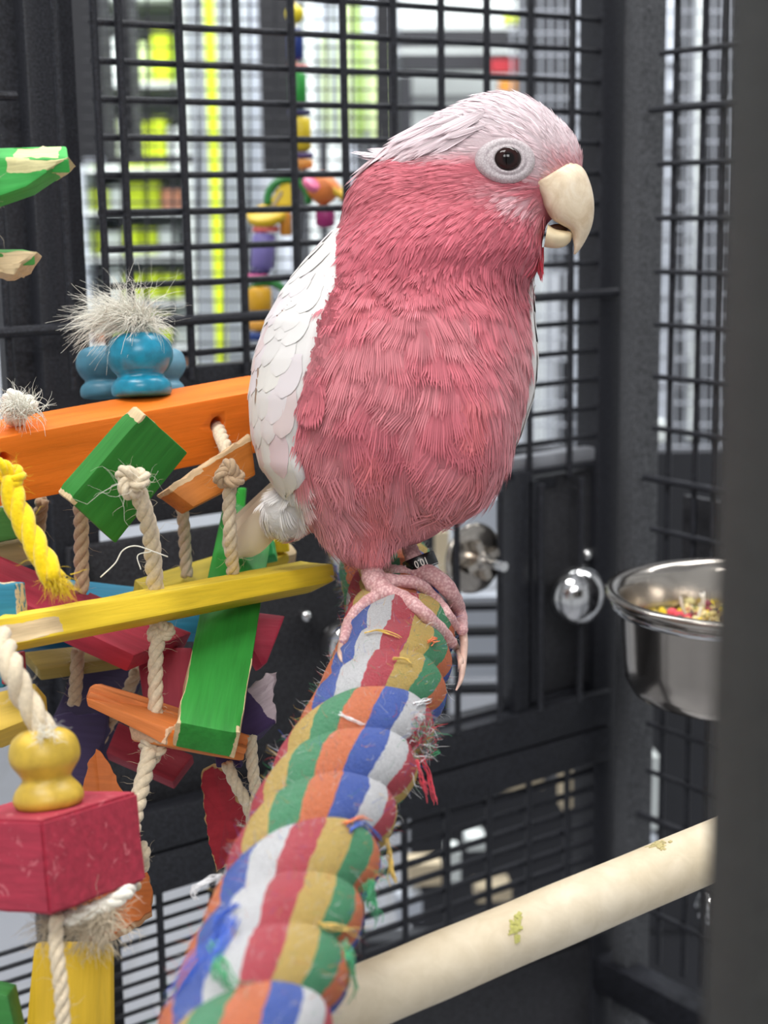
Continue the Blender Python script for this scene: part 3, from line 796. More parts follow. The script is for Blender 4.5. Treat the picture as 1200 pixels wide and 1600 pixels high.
slab('slat', [(352, 775, .895), (428, 815, .89), (376, 1146, .738), (276, 1128, .738)], 0.010, W((42, 140, 50)), lambda x, y, z: 0.8 if (x > 0.90 and abs(y) > 0.86) or (abs(y) > 0.965 and x > 0.35) else 0, cuts=(22, 8), label='wide bright green slat hanging down')
slab('slat', [(372, 762, .93), (384, 762, .93), (378, 830, .93), (352, 830, .93)], 0.004, W((60, 190, 70)), None)
slab('chip', [(428, 834, .92), (448, 826, .92), (452, 862, .92), (430, 864, .92)], 0.004, W((238, 206, 40)), None, label='small yellow chip')
slab('chip', [(405, 846, .90), (425, 836, .90), (430, 866, .89), (402, 872, .89)], 0.004, W((44, 160, 84)), None, label='small green chip')
slab('board', [(360, 950, .845), (410, 1040, .835), (418, 1035, .84), (446, 962, .86)], 0.005, W((172, 40, 66)), None, label='red board behind the green slat')
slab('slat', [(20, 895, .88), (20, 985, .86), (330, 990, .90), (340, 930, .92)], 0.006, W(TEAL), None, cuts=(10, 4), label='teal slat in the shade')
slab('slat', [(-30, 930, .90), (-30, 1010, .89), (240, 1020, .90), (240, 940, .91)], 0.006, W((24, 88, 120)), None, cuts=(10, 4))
slab('block', [(-30, 912, .70), (-30, 972, .70), (27, 966, .70), (24, 912, .70)], 0.012, W((34, 118, 142)), lambda x, y, z: 0.55 if max(abs(x), abs(y)) > 0.92 else 0.25, label='teal wooden block')
slab('board', [(-30, 795, .84), (-30, 852, .84), (46, 838, .84), (40, 790, .84)], 0.008, W((62, 120, 46)), None)
b = MB(); b.tube([P(-30, 868, .86), P(52, 858, .86)], pxlen(24, .86), 24); lg = b.build('log', W((164, 138, 92)), toy, auto=True); lg['label'] = 'raw wooden dowel log'
# red board below the slat, dark boards
slab('board', [(212, 1010, .84), (300, 1012, .84), (295, 1120, .83), (225, 1105, .83)], 0.006, W((150, 30, 52)), None)
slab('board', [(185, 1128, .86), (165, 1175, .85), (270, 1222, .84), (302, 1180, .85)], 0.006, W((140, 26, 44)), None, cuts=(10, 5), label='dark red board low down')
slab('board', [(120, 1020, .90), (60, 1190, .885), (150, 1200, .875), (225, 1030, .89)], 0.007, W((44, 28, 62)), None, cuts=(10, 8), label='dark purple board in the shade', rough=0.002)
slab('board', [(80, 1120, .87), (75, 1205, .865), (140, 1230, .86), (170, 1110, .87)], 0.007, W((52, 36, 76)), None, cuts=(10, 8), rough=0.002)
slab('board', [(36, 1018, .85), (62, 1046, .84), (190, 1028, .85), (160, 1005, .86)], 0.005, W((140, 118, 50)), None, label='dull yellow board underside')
slab('block', [(2, 1026, .72), (2, 1070, .72), (33, 1068, .72), (30, 1020, .72)], 0.008, W((150, 40, 56)), None)
slab('block', [(-20, 1085, .72), (-20, 1150, .71), (58, 1118, .71), (54, 1066, .72)], 0.010, W((206, 172, 62)), None, label='yellow wooden block behind the bead')
slab('block', [(-30, 1020, .74), (-30, 1075, .74), (6, 1075, .74), (6, 1020, .74)], 0.01, W((30, 110, 130)), None)
# purple chewed piece right of the green slat
slab('board', [(372, 1085, .80), (378, 1168, .785), (428, 1130, .80), (430, 1048, .815)], 0.008, W(PURPLE, (176, 160, 166)), lambda x, y, z: 0.95 if x > 0.15 else 0, cuts=(14, 12), rough=0.0015, label='purple board with a chewed grey edge')
slab('board', [(335, 1180, .80), (338, 1200, .80), (378, 1200, .80), (372, 1180, .80)], 0.006, W((54, 36, 84)), None)
# orange slat
slab('slat_top', [(140, 1086, .775), (136, 1092, .755), (382, 1180, .775), (384, 1174, .79)], 0.002, W((214, 124, 64)), None)
slab('slat', [(134, 1090, .755), (137, 1104, .755), (262, 1166, .742), (262, 1138, .742)], 0.016, W((206, 118, 58), (226, 186, 150)), endraw(0.86), cuts=(12, 4), label='orange slat with a chipped corner')
slab('slat', [(258, 1136, .742), (258, 1166, .742), (383, 1190, .785), (384, 1168, .785)], 0.016, W((220, 126, 50), (226, 186, 150)), endraw(0.90, -1), cuts=(12, 4), bev=0.0014)
slab('slat_top', [(150, 1085, .82), (134, 1091, .757), (384, 1170, .787), (384, 1160, .81)], 0.004, W((214, 124, 64)), None, cuts=(12, 4))
# cords of the middle string
knot(250, 985, .775, 20, M['cord'], 0.7)
cord([(250, 985, .775), (244, 1020, .77), (243, 1060, .768), (243, 1118, .765)], 12, M['cord'])
knot(238, 1172, .755, 20, M['cord'], 0.1)
cord([(236, 1168, .755), (226, 1210, .745), (216, 1250, .735), (206, 1300, .72), (203, 1345, .70), (206, 1385, .68)], 14, M['cord'])
knot(212, 1340, .73, 24, M['cord'], 1.7)
cord([(204, 1375, .665), (196, 1395, .64), (170, 1412, .635), (140, 1425, .63), (100, 1440, .63)], 13, M['cotton'])
tassel(150, 1425, .635, 520, 0.013, M['cord'], (-0.3, -0.2, -0.7), 0.5, base=13, curl=0.5, rad=0.00016)
tassel(85, 1440, .63, 150, 0.011, M['cord'], (-0.4, -0.2, -0.6), 0.6, base=10, curl=0.6)
cord([(88, 1430, .62), (88, 1480, .615), (95, 1540, .612), (100, 1620, .61)], 12, M['cord'])
cord([(122, 1015, .845), (120, 1050, .845), (116, 1100, .85)], 11, M['cord_dim'])
cord([(215, 1045, .87), (195, 1090, .875), (160, 1150, .88), (135, 1215, .88)], 10, M['cord_dim'])
cord([(392, 1150, .79), (394, 1190, .79), (400, 1240, .79), (405, 1275, .79)], 10, M['cord'])
cord([(354, 1192, .79), (368, 1225, .79), (386, 1255, .79), (396, 1290, .79)], 10, M['cord'])
# torn dark red board and burnt orange boards
def torn(name, poly, d, thick, mat, rawedge=0.3, label=None):
    pts = [P(x, y, d + dd) for (x, y, dd) in poly]; n = (pts[1] - pts[0]).cross(pts[-1] - pts[0]).normalized()
    if n.dot(FWD) < 0: n = -n
    dense = []
    for a, c in zip(pts, pts[1:] + pts[:1]):
        k = max(2, int((c - a).length / 0.0012))
        for i in range(k):
            q = a + (c - a) * (i / k); q += (RGT * noise.noise(q * 380) + UPV * noise.noise(q * 350 + Vector((5, 2, 1)))) * 0.0009; dense.append(q)
    cen = sum(dense, Vector()) / len(dense); N_ = len(dense); rings = []; 
    b = MB(); rv = []
    for s_, off, r_ in ((0.0, 0, 0), (0.55, 0, 0), (0.88, 0, 0.2), (0.985, 0, rawedge), (1.0, thick * .12, 1), (1.0, thick * .88, 1), (0.98, thick, 0.4), (0.0, thick, 0)):
        rings.append(len(b.v))
        for q in dense: b.v.append(tuple(cen + (q - cen) * s_ + n * off)); rv.append(r_ * (0.6 + 0.8 * abs(noise.noise(q * 240))))
    for a, c in zip(rings, rings[1:]):
        for i in range(N_): j = (i + 1) % N_; b.f.append((a + i, c + i, c + j, a + j))
    me = b.mesh(name); sharp(me, 45); float_attr(me, rv, 'raw')
    bm = bmesh.new(); bm.from_mesh(me); bmesh.ops.recalc_face_normals(bm, faces=bm.faces); bm.to_mesh(me); bm.free()
    me.transform(Matrix.Translation(-cen)); o = link(name, me, mat, toy, cen)
    if label: o['label'] = label
    return o
torn('board', [(314, 1205, 0), (330, 1196, 0), (352, 1200, .005), (366, 1240, .01), (384, 1270, .015), (400, 1300, .02), (398, 1330, .02), (372, 1350, .015), (336, 1362, 0), (328, 1320, 0), (320, 1280, 0), (318, 1240, 0)], .83, 0.006, W((158, 24, 40), (190, 150, 96)), 0.75, 'torn dark red board with pale chewed edges')
torn('board', [(150, 1168, .02), (170, 1186, .018), (192, 1240, .013), (208, 1300, .006), (222, 1345, .001), (238, 1385, -.003), (238, 1422, -.007), (205, 1448, -.011), (165, 1466, -.014), (130, 1470, -.015), (112, 1420, -.01), (116, 1300, .003), (136, 1190, .016)], .75, 0.007, W((190, 100, 34), (214, 150, 90)), 0.0, 'burnt orange board behind the red cube')
# red cube and yellow bead
def cubeblock():
    a = P(98, 1282, .60); ex = (P(186, 1240, .655) - a); ey = (P(-62, 1252, .63) - a); ez = (P(112, 1432, .60) - a)
    ex = ex.normalized() * 0.0245; 
    ez = ez.normalized(); ey = (ey - ez * ey.dot(ez)).normalized(); exx = ex - ez * ex.dot(ez); ex = exx.normalized() * (P(198, 1375, .655) - P(112, 1432, .60)).length
    H_ = (P(112, 1432, .60) - a).length; D_ = 0.030
    c = a + ex / 2 + ey * D_ / 2 + ez * H_ / 2
    bm = bmesh.new(); bmesh.ops.create_cube(bm, size=1)
    bmesh.ops.scale(bm, vec=(D_, ex.length, H_), verts=bm.verts)
    bmesh.ops.bevel(bm, geom=bm.edges[:], offset=0.0008, segments=2, affect='EDGES')
    bmesh.ops.subdivide_edges(bm, edges=bm.edges[:], cuts=3, use_grid_fill=True)
    for v in bm.verts: v.co += v.co.normalized() * 0.0005 * noise.noise(v.co * 150)
    me = bpy.data.meshes.new('cube_block'); bm.to_mesh(me); bm.free(); sharp(me, 40)
    t = NT('red_dyed_block'); c_ = lin((166, 46, 66))
    g = t.noise(1, 5, t.obj((60, 420, 420)), 0.6, 0.3); s_ = t.noise(170, 5, t.obj(), 0.7, 1.2)
    col = t.ramp(g, [(0.3, tuple(x * .72 for x in c_)), (0.7, tuple(x * 1.15 for x in c_))])
    col = t.mix(t.math('MULTIPLY', t.math('GREATER_THAN', s_, 0.62), 0.35), col, lin((226, 140, 146)))
    t.base(col); t.set(Roughness=0.6); t.bump(t.math('ADD', g, s_), 0.4, 0.0006)
    me.materials.append(t.m); o = bpy.data.objects.new('cube_block', me); COL.objects.link(o); o.parent = toy
    z = ez; x = ey; y = z.cross(x)
    o.matrix_basis = world_of(toy).inverted() @ (Matrix.Translation(c) @ Matrix((x, y, z)).transposed().to_4x4())
    o['label'] = 'red wooden cube'
    return a + ex * .44 + ey * D_ * .45, -ez
top, up_ = cubeblock()
bx, by = px_of(top); 
bd = (top - CAM).dot(FWD) / UNIT
k = 1.0
ybead = bead(bx, by, bd, [(0.5, -2), (34, -2), (50, 2), (55, 14), (50, 28), (40, 40), (38, 46), (44, 56), (53, 70), (55, 86), (50, 104), (38, 116), (22, 121), (12, 120), (9, 116), (0.5, 115)], plain('yellow_bead_paint', (196, 164, 58), 0.4, 0, 0.2, 200), up_, 'turned yellow bead on the red cube')
cord([(bx - 6, by - 112, bd), (bx - 20, by - 140, bd), (bx - 42, by - 175, bd), (bx - 58, by - 215, bd), (bx - 80, by - 270, bd + .02)], 20, M['cord'], twist=6)
tassel(bx - 8, by - 115, bd - .012, 60, 0.006, M['cotton'], (0.4, -.3, .3), 0.7, base=8)
# yellow plate at the bottom left, green corner
slab('slat', [(52, 1470, .68), (174, 1470, .68), (176, 1680, .66), (30, 1690, .66)][::1], 0.006, W((216, 176, 26)), None, bev=0.0022, cuts=(12, 5), label='rounded yellow slat at the very bottom')
slab('block', [(-40, 1545, .64), (-40, 1640, .64), (30, 1640, .64), (12, 1555, .64)], 0.01, W((50, 120, 52)), None)
# upper left second string
toy2 = empty('hanging_toy', P(0, 330, 0.72), 'chewed green wooden wedges hanging at the upper left edge', 'bird toy')
def wedge(poly, thick, mat, d, raw):
    o = torn('wedge', poly, d, thick, mat, raw); o.parent = toy2
    o.matrix_basis = world_of(toy2).inverted() @ (Matrix.Translation(world_of(toy) @ o.matrix_basis.translation)); return o
slab('wedge', [(-70, 245, .70), (-70, 330, .70), (40, 292, .70), (108, 246, .70)], 0.012, W((52, 158, 66), (214, 206, 150)), lambda x, y, z: 0.9 if (x > 0.05 and y < -0.2 + 0.2 * x) or x > 0.9 else 0, parent=toy2, cuts=(16, 10))
slab('wedge_top', [(-70, 232, .715), (-70, 248, .70), (107, 249, .70), (104, 228, .71)], 0.004, W((60, 170, 74), (220, 214, 160)), lambda x, y, z: 0.9 if (x > 0.0 and abs(y) < 0.7 and x < 0.8) else 0, parent=toy2, cuts=(16, 6))
slab('board', [(-60, 396, .71), (-60, 432, .71), (28, 426, .71), (56, 392, .71)], 0.010, W((196, 176, 130)), lambda x, y, z: 0.9 if y > -0.8 else 0, parent=toy2, rough=0.0012, cuts=(12, 5))
slab('board', [(-60, 388, .725), (-60, 396, .71), (54, 393, .71), (38, 389, .72)], 0.004, W((70, 140, 60)), None, parent=toy2)
cord([(-20, 100, .70), (-22, 230, .70), (-20, 330, .70), (-20, 420, .71)], 14, M['cord'], toy2)

# ------------------------------------------------------------------ toy on the outside of the far panel
ot = empty('hanging_toy', P(450, 280, 1.28), 'string of coloured wooden discs and cylinders hung behind the back wires', 'bird toy')
def disc(px, py, rpx, hpx, rgb, d=1.30, tilt=(0, 0), name='disc'):
    k = pxlen(1, d); c = P(px, py, d); ax = (UPZ + RGT * tilt[0] - FWD * tilt[1]).normalized()
    b = MB(); r, h = rpx * k, hpx * k / 2; e = min(r, h) * .3
    b.lathe(c, ax, [(1e-5, -h), (r - e, -h), (r, -h + e), (r, h - e), (r - e, h), (1e-5, h)], 28, FWD)
    return b.build(name, plain('toy_paint', rgb, 0.4, 0, 0.06), ot, fix=True)
b = MB(); b.ellipsoid(P(460, 22, 1.3), RGT * pxlen(15, 1.3), FWD * pxlen(15, 1.3), UPV * pxlen(15, 1.3)); b.build('ball', plain('toy_paint', (226, 206, 40), 0.4), ot)
disc(461, 70, 13, 48, (24, 50, 120), name='cylinder'); disc(465, 106, 17, 8, (216, 110, 104)); disc(465, 142, 14, 56, (44, 150, 60), name='cylinder'); disc(468, 176, 18, 8, (44, 44, 90))
disc(470, 210, 16, 52, (216, 190, 40), name='cylinder'); disc(472, 243, 18, 8, (80, 62, 110)); disc(472, 256, 17, 14, (222, 150, 70))
def arch(px, py, r, rgb, a0, a1, d=1.3):
    c = P(px, py, d); k = pxlen(1, d); b = MB()
    b.tube([c + (RGT * math.cos(a) + UPV * math.sin(a)) * r * k for a in np.linspace(a0, a1, 20)], 6 * k, 10); return b.build('half_ring', plain('toy_paint', rgb, 0.4, 0, 0.06), ot)
arch(450, 312, 32, (36, 128, 56), -0.2, 3.4); arch(418, 470, 30, (36, 128, 56), 0.1, 3.0)
slab('wedge', [(416, 322, 1.30), (456, 322, 1.30), (454, 285, 1.30), (440, 285, 1.30)], 0.008, W((232, 200, 50)), None, parent=ot)
disc(505, 295, 24, 40, (228, 132, 66), tilt=(1.2, 0.3), name='cylinder'); disc(486, 288, 14, 10, (226, 110, 150), tilt=(1.0, .8), d=1.27); disc(526, 296, 22, 8, (232, 190, 60), tilt=(1.2, .3))
disc(508, 340, 15, 30, (160, 44, 110), name='cylinder'); disc(418, 336, 32, 12, (222, 184, 34), tilt=(-.15, .5)); disc(446, 350, 9, 36, (226, 150, 50), name='cylinder')
disc(415, 358, 21, 9, (226, 112, 106)); disc(411, 393, 18, 58, (128, 118, 182), name='cylinder', tilt=(0.1, 0)); disc(407, 424, 16, 8, (54, 44, 96)); disc(402, 432, 18, 7, (226, 100, 156))
disc(406, 468, 19, 40, (226, 170, 40), name='cylinder'); disc(406, 508, 17, 16, (224, 160, 60)); disc(404, 525, 18, 12, (40, 66, 130))
cord([(460, -60, 1.3), (461, 60, 1.3), (466, 160, 1.3), (472, 270, 1.3)], 3, M['cord'], ot, fuzz=False)
cord([(440, 300, 1.3), (415, 350, 1.3), (406, 450, 1.3), (404, 535, 1.3)], 3, M['cord'], ot, fuzz=False)

# ------------------------------------------------------------------ the shop behind the cage
def bgbox(name, x0, y0, x1, y1, d, th, mat, parent=None, yaw=0.0):
    c = P((x0 + x1) / 2, (y0 + y1) / 2, d); hw, hh = pxlen(abs(x1 - x0), d) / 2, pxlen(abs(y1 - y0), d) / 2
    R = Matrix.Rotation(yaw, 3, 'Z'); b = MB()
    b.box(c + R @ Vector((0, th / 2, 0)), R @ Vector((hw, 0, 0)), R @ Vector((0, th / 2, 0)), Vector((0, 0, hh)))
    return b.build(name, mat, parent, False, fix=True)
lime = plain('lime_card', (206, 226, 30), 0.5, 0, 0.1, 12); limed = plain('lime_dark', (150, 186, 30), 0.5, 0, 0.15, 12)
pale = plain('pale_plastic', (222, 228, 226), 0.4, 0, 0.05, 10); paleg = plain('pale_green_bag', (196, 214, 150), 0.4, 0, 0.2, 14)
greyw = plain('grey_white_panel', (188, 194, 204), 0.5, 0, 0.05, 8); dark = plain('dark_fixture', (40, 41, 46), 0.5, 0, 0.1, 10)
tan = plain('tan_wood', (206, 190, 160), 0.6, 0, 0.08, 9); brown_r = plain('salmon_card', (206, 140, 110), 0.5, 0, 0.1, 9); redm = plain('red_pack', (176, 46, 56), 0.5); orng = plain('orange_pack', (224, 150, 60), 0.5)
# shelf of lime packs
sh = empty('shelf_unit', P(250, 640, 4.0) * 1.0, 'white shop shelf holding the lime green packs', 'shelf')
BOARDS = (-10, 128, 262, 330, 400, 470, 540, 612)
for y in BOARDS: bgbox('shelf_board', 132, y, 306, y + 7, 3.95, 0.30, pale, sh)
bgbox('back_panel', 128, -60, 310, 640, 4.45, 0.02, pale, sh); bgbox('side_panel', 124, -60, 130, 640, 3.95, 0.34, greyw, sh); bgbox('side_panel', 304, -60, 310, 640, 3.95, 0.34, pale, sh)
rows = [(-60, -12), (24, 126), (160, 258), (272, 328), (340, 398), (412, 468), (478, 538), (550, 610)]
kk = 0
ORD = ['first', 'second', 'third', 'fourth', 'fifth', 'sixth', 'seventh', 'eighth', 'ninth', 'tenth']
for ri, (ya, yb) in enumerate(rows):
    x = 141; kk_row = 0
    while x < 286:
        wd = RNG.uniform(16, 30); hh = (yb - ya) * RNG.uniform(0.7, 1.0); mm = [lime, limed, lime, pale, paleg, brown_r][int(RNG.choice(6, p=[.36, .14, .2, .12, .12, .06]))]
        if RNG.random() < 0.85:
            nm = {lime: 'lime green', limed: 'dark lime', pale: 'white', paleg: 'pale green', brown_r: 'salmon'}[mm]
            x2 = min(x + wd, 295); zb = P(220, BOARDS[ri], 3.95).z + 0.001; hz = pxlen(hh * 0.88 - 4, 4.02); pc = P((x + x2) / 2, yb, 4.03 + RNG.uniform(0, .03))
            b = MB(); b.box((pc.x, pc.y + 0.06, zb + hz / 2), Vector((pxlen(x2 - x, 4.02) / 2, 0, 0)), Vector((0, 0.05, 0)), Vector((0, 0, hz / 2)))
            o = b.build('pack', mm, None, False, fix=True)
            tag(o, f'{nm} pack, {ORD[kk_row]} from left on the {ORD[ri]} shelf from the top', 'pack', 'packs on the shop shelf'); kk_row += 1
        x += wd + RNG.uniform(1, 6)
# ribbed wall panel with a lime strip
rp = empty('ribbed_screen', P(345, 640, 3.6), 'grey white ribbed screen with a lime upright strip', 'screen')
bgbox('back_panel', 288, -60, 408, 640, 3.75, 0.02, greyw, rp)
for i in range(8): bgbox('rib', 292 + i * 13.4, -60, 299 + i * 13.4, 640, 3.70, 0.03, greyw if i % 3 else pale, rp)
bgbox('lime_strip', 329, -60, 343, 640, 3.62, 0.02, lime, rp)
# hanging pale bags
hg = empty('bag_rack', P(530, 380, 3.5), 'rack of pale green and clear hanging bags behind the wires', 'rack')
bgbox('rail', 440, -42, 612, -34, 3.4, 0.02, dark, hg)
x = 442
while x < 606:
    bgbox('bag', x, -34 if RNG.random() < .5 else 60, x + 10, 212 + RNG.uniform(-6, 6), 3.42 + RNG.uniform(0, .08), 0.02, [paleg, pale, pale, greyw, limed][int(RNG.choice(5, p=[.4, .25, .1, .17, .08]))], hg); x += 12.5
x = 442
while x < 606:
    bgbox('bag', x, 218, x + 12, 420, 3.46 + RNG.uniform(0, .08), 0.02, [greyw, dark, pale, dark, paleg][int(RNG.choice(5, p=[.35, .2, .25, .1, .1]))], hg); x += 14.5
bgbox('back_panel', 418, -60, 604, 720, 3.75, 0.02, greyw, hg)
# second cage
c2 = empty('bird_cage', P(520, 1400, 2.1), 'second black cage standing close behind the first one', 'cage')
bgbox('post', 404, -200, 452, 262, 2.1, 0.035, dark, c2); bgbox('post', 592, -200, 612, 640, 2.1, 0.03, dark, c2)
bgbox('feeder_box', 104, -100, 158, 246, 1.9, 0.05, dark, c2); bgbox('feeder_box', 183, -100, 203, 246, 2.05, 0.05, dark, c2); bgbox('rail', 110, 244, 300, 256, 1.95, 0.012, M['grey_black'], c2)
bgbox('rail', 130, 246, 160, 256, 1.85, 0.012, greyw, c2)
for x in np.arange(150, 620, 40):
    wire(P(x, -150, 1.75), P(x, 640, 1.75), 0.0009, parent=c2)
for y in np.arange(-80, 640, 22):
    wire(P(130, y, 1.75), P(620, y, 1.75), 0.0007, parent=c2)
for i, x in enumerate(np.arange(-130, 60, 34)):
    bgbox('post', x, 330, x + 16, 1000, 2.0, 0.012, M['grey_black'] if i % 2 else greyw, c2)
# right hand shop fittings
gd = empty('shop_gondola', P(750, 400, 3.6), 'white shop shelving with sloping dark shelf fronts behind the wires', 'shelving')
bgbox('back_panel', 626, -80, 850, 400, 3.9, 0.02, pale, gd)
for (x0, y0, x1, y1, mm, d) in ((624, 46, 850, 70, dark, 3.6), (624, 84, 850, 108, dark, 3.55), (624, 120, 644, 210, dark, 3.5), (640, 150, 850, 156, M['grey_black'], 3.6), (624, -60, 850, -10, dark, 3.6), (820, -80, 902, 420, dark, 3.3)):
    bgbox('shelf_front', x0, y0, x1, y1, d, 0.05, mm, gd, 0.15)
for (x0, y0, x1, y1, mm, l, cc) in ((768, 92, 832, 112, redm, 'red pack lying on the far shelf above the bird', 'pack'), (782, 124, 828, 142, orng, 'orange pack below the red one on the far shelf', 'pack'), (790, 22, 826, 34, lime, 'small yellow pack at the top of the far shelf', 'pack'), (830, 50, 852, 62, paleg, 'pale green pack by the dark cabinet', 'pack')):
    tag(bgbox('pack', x0, y0, x1, y1, 3.45, 0.05, mm), l, cc)
rs = empty('slat_screen', P(980, 900, 3.2), 'pale bluish slatted screen seen beside the corner post', 'screen')
for (x0, x1, mm) in ((896, 906, greyw), (908, 918, dark), (920, 934, pale), (1006, 1024, pale), (1026, 1032, dark), (1034, 1052, greyw), (1056, 1076, dark), (1086, 1092, pale), (1096, 1150, dark)):
    bgbox('slat', x0, -100, x1, 640 if x0 < 1000 else 690, 3.0 + (0.05 if mm is dark else 0), 0.02, mm, rs)
for y in np.arange(-40, 640, 46): bgbox('cross_bar', 880, y, 1080, y + 6, 2.95, 0.01, M['grey_black'], rs)
bgbox('back_panel', 870, 560, 1160, 1000, 3.3, 0.03, dark, rs)
for k_, x in enumerate(np.arange(806, 1000, 17)): bgbox('slat', x, 300, x + (10 if k_ % 3 else 5), 716, 3.12 + .03 * (k_ % 2), 0.02, [greyw, M['grey_black'], pale, greyw, dark][k_ % 5], rs)
c3 = empty('bird_cage', P(950, 1400, 2.4), 'pale wire cage in the distance to the right of the bird', 'cage')
LW = plain('light_wire', (150, 154, 162), 0.35, 0.3)
for x in np.arange(800, 1150, 15): wire(P(x, -60, 2.4), P(x, 716, 2.4), 0.0012, parent=c3, mat=LW)
for y in np.arange(-50, 716, 34): wire(P(795, y, 2.4), P(1150, y, 2.4), 0.0012, parent=c3, mat=LW)
bgbox('base', 795, 712, 1150, 728, 2.4, 0.05, pale, c3)
for (x0, y0, x1, y1) in ((788, 705, 910, 728), (1004, 660, 1040, 690), (886, 738, 930, 756)): bgbox('light_edge', x0, y0, x1, y1, 2.2, 0.02, pale, rs)
# things low behind the cage
lb = empty('storage_rack', P(760, 1300, 1.9), 'low black rack with tan boards behind the bottom wires', 'rack')
bgbox('panel', 470, 760, 700, 1240, 1.75, 0.02, dark, lb); bgbox('panel', 640, 1210, 1000, 1460, 2.3, 0.02, dark, lb); bgbox('panel', 780, 700, 960, 1180, 1.7, 0.02, dark, lb)
bgbox('panel', 440, 1460, 1100, 1680, 1.9, 0.02, dark, lb); bgbox('panel', 1000, 700, 1160, 1680, 1.85, 0.02, dark, lb)
for (x0, y0, x1, y1, mm) in ((780, 1210, 850, 1235, tan), (880, 1200, 895, 1270, tan), (915, 1180, 935, 1270, pale), (640, 1350, 690, 1385, tan), (700, 1330, 720, 1380, pale), (620, 1400, 660, 1440, greyw), (745, 1385, 800, 1410, tan), (730, 1310, 760, 1330, pale), (1005, 1180, 1030, 1300, pale), (1010, 1310, 1028, 1330, greyw)):
    bgbox('board', x0, y0, x1, y1, 1.82, 0.02, mm, lb, 0.1)
for (x0, y0, x1, y1, mm) in ((680, 830, 702, 900, tan), (700, 930, 800, 1060, greyw), (690, 780, 790, 830, greyw), (655, 900, 690, 1090, greyw)):
    bgbox('board', x0, y0, x1, y1, 1.6, 0.015, mm, lb)
for y in (945, 985, 1030, 1075): bgbox('shelf_edge', 690, y, 800, y + 10, 1.5, 0.01, dark, lb)

# ------------------------------------------------------------------ the cockatoo
D0 = 0.80
KX = pxlen(1, D0)
def Bp(px, py, dz=0.0):
    """Point of the bird: dz in pixels of its own scale, + away from the camera."""
    return P(px, py, D0 + dz / F_PX * D0)
bird = empty('cockatoo', P(640, 935, .80), 'pink and white cockatoo perched on the striped rope looking right', 'bird')
RINGS = [(322, 560, 850, .8), (360, 528, 852, .85), (390, 508, 846, .88), (425, 480, 828, .80), (455, 458, 822, .84), (500, 434, 824, .97), (560, 414, 829, .98), (620, 406, 824, .98), (680, 410, 806, .96), (730, 424, 784, .94), (775, 448, 754, .90), (815, 474, 716, .84), (845, 500, 640, .74), (868, 524, 612, .62), (886, 548, 604, .5)]
RY = [r[0] for r in RINGS]
def ring(y):
    xl = np.interp(y, RY, [r[1] for r in RINGS]); xr = np.interp(y, RY, [r[2] for r in RINGS]); k = np.interp(y, RY, [r[3] for r in RINGS])
    return (xl + xr) / 2, (xr - xl) / 2, (xr - xl) / 2 * k
FACE = -1.14                      # the breast faces to the right and towards the camera
def torso(y, th, off=0.0):
    c, hw, hd = ring(y); return Bp(c + (hw + off) * math.cos(th), y, (hd + off) * math.sin(th))
mb = MB(); nseg = 40; ys = np.linspace(322, 886, 48)
v = [torso(y, 2 * math.pi * k / nseg) for y in ys for k in range(nseg)]; f = []
for i in range(len(ys) - 1):
    for k in range(nseg):
        k2 = (k + 1) % nseg; f.append((i * nseg + k, i * nseg + k2, (i + 1) * nseg + k2, (i + 1) * nseg + k))
f.append(tuple(range(nseg - 1, -1, -1))); m_ = (len(ys) - 1) * nseg; f.append(tuple(range(m_, m_ + nseg)))
mb.add(v, f)
def ell(px, py, dz, rx, ry, rz, rot=0.0):
    a = math.radians(rot); ex = (RGT * math.cos(a) + UPV * math.sin(a)) * KX; ey = (-RGT * math.sin(a) + UPV * math.cos(a)) * KX
    mb.ellipsoid(Bp(px, py, dz), ex * rx, FWD * KX * rz, ey * ry, 28, 18)
ell(780, 258, -8, 116, 113, 88)            # skull
ell(835, 262, -14, 76, 86, 62)             # forehead
ell(866, 262, -22, 44, 50, 44)             # cere
ell(735, 232, -2, 130, 68, 78, 16)         # crest, lying back
ell(655, 252, 4, 92, 46, 52, 26)
ell(772, 348, -14, 80, 84, 82)             # cheek
ell(710, 330, -4, 124, 112, 98)            # side of the head
ell(636, 330, 4, 104, 88, 92, 20)          # nape
ell(804, 396, -16, 44, 46, 50)             # chin
ell(680, 400, 10, 150, 60, 110)             # neck
ell(748, 384, -42, 90, 58, 76)             # cheek feathers over the neck
ell(690, 660, -60, 110, 160, 150)          # belly
ell(560, 820, -20, 56, 64, 60, 20)         # near thigh
ell(578, 862, -24, 28, 38, 30, 10)
ell(650, 806, 4, 50, 40, 52)               # far thigh
ell(644, 832, 8, 24, 22, 24)
ell(455, 800, 40, 52, 44, 56, 20)          # under the tail
me = mb.mesh('body'); body = bpy.data.objects.new('body', me); COL.objects.link(body)
md = body.modifiers.new('r', 'REMESH'); md.mode = 'VOXEL'; md.voxel_size = 0.0016
md = body.modifiers.new('s', 'SMOOTH'); md.factor = 0.5; md.iterations = 9
bpy.context.view_layer.update(); dg = bpy.context.evaluated_depsgraph_get()
bme = bpy.data.meshes.new_from_object(body.evaluated_get(dg)); bpy.data.objects.remove(body)
bme.name = 'body'
bm = bmesh.new(); bm.from_mesh(bme); bvh = BVHTree.FromBMesh(bm); bm.free()
NVB = len(bme.vertices); BV = np.empty(NVB * 3); bme.vertices.foreach_get('co', BV); BV = BV.reshape(-1, 3)
BN = np.empty(NVB * 3); bme.vertices.foreach_get('normal', BN); BN = BN.reshape(-1, 3)
_cam = np.array(CAM); _F, _R, _U = np.array(FWD), np.array(RGT), np.array(UPV)
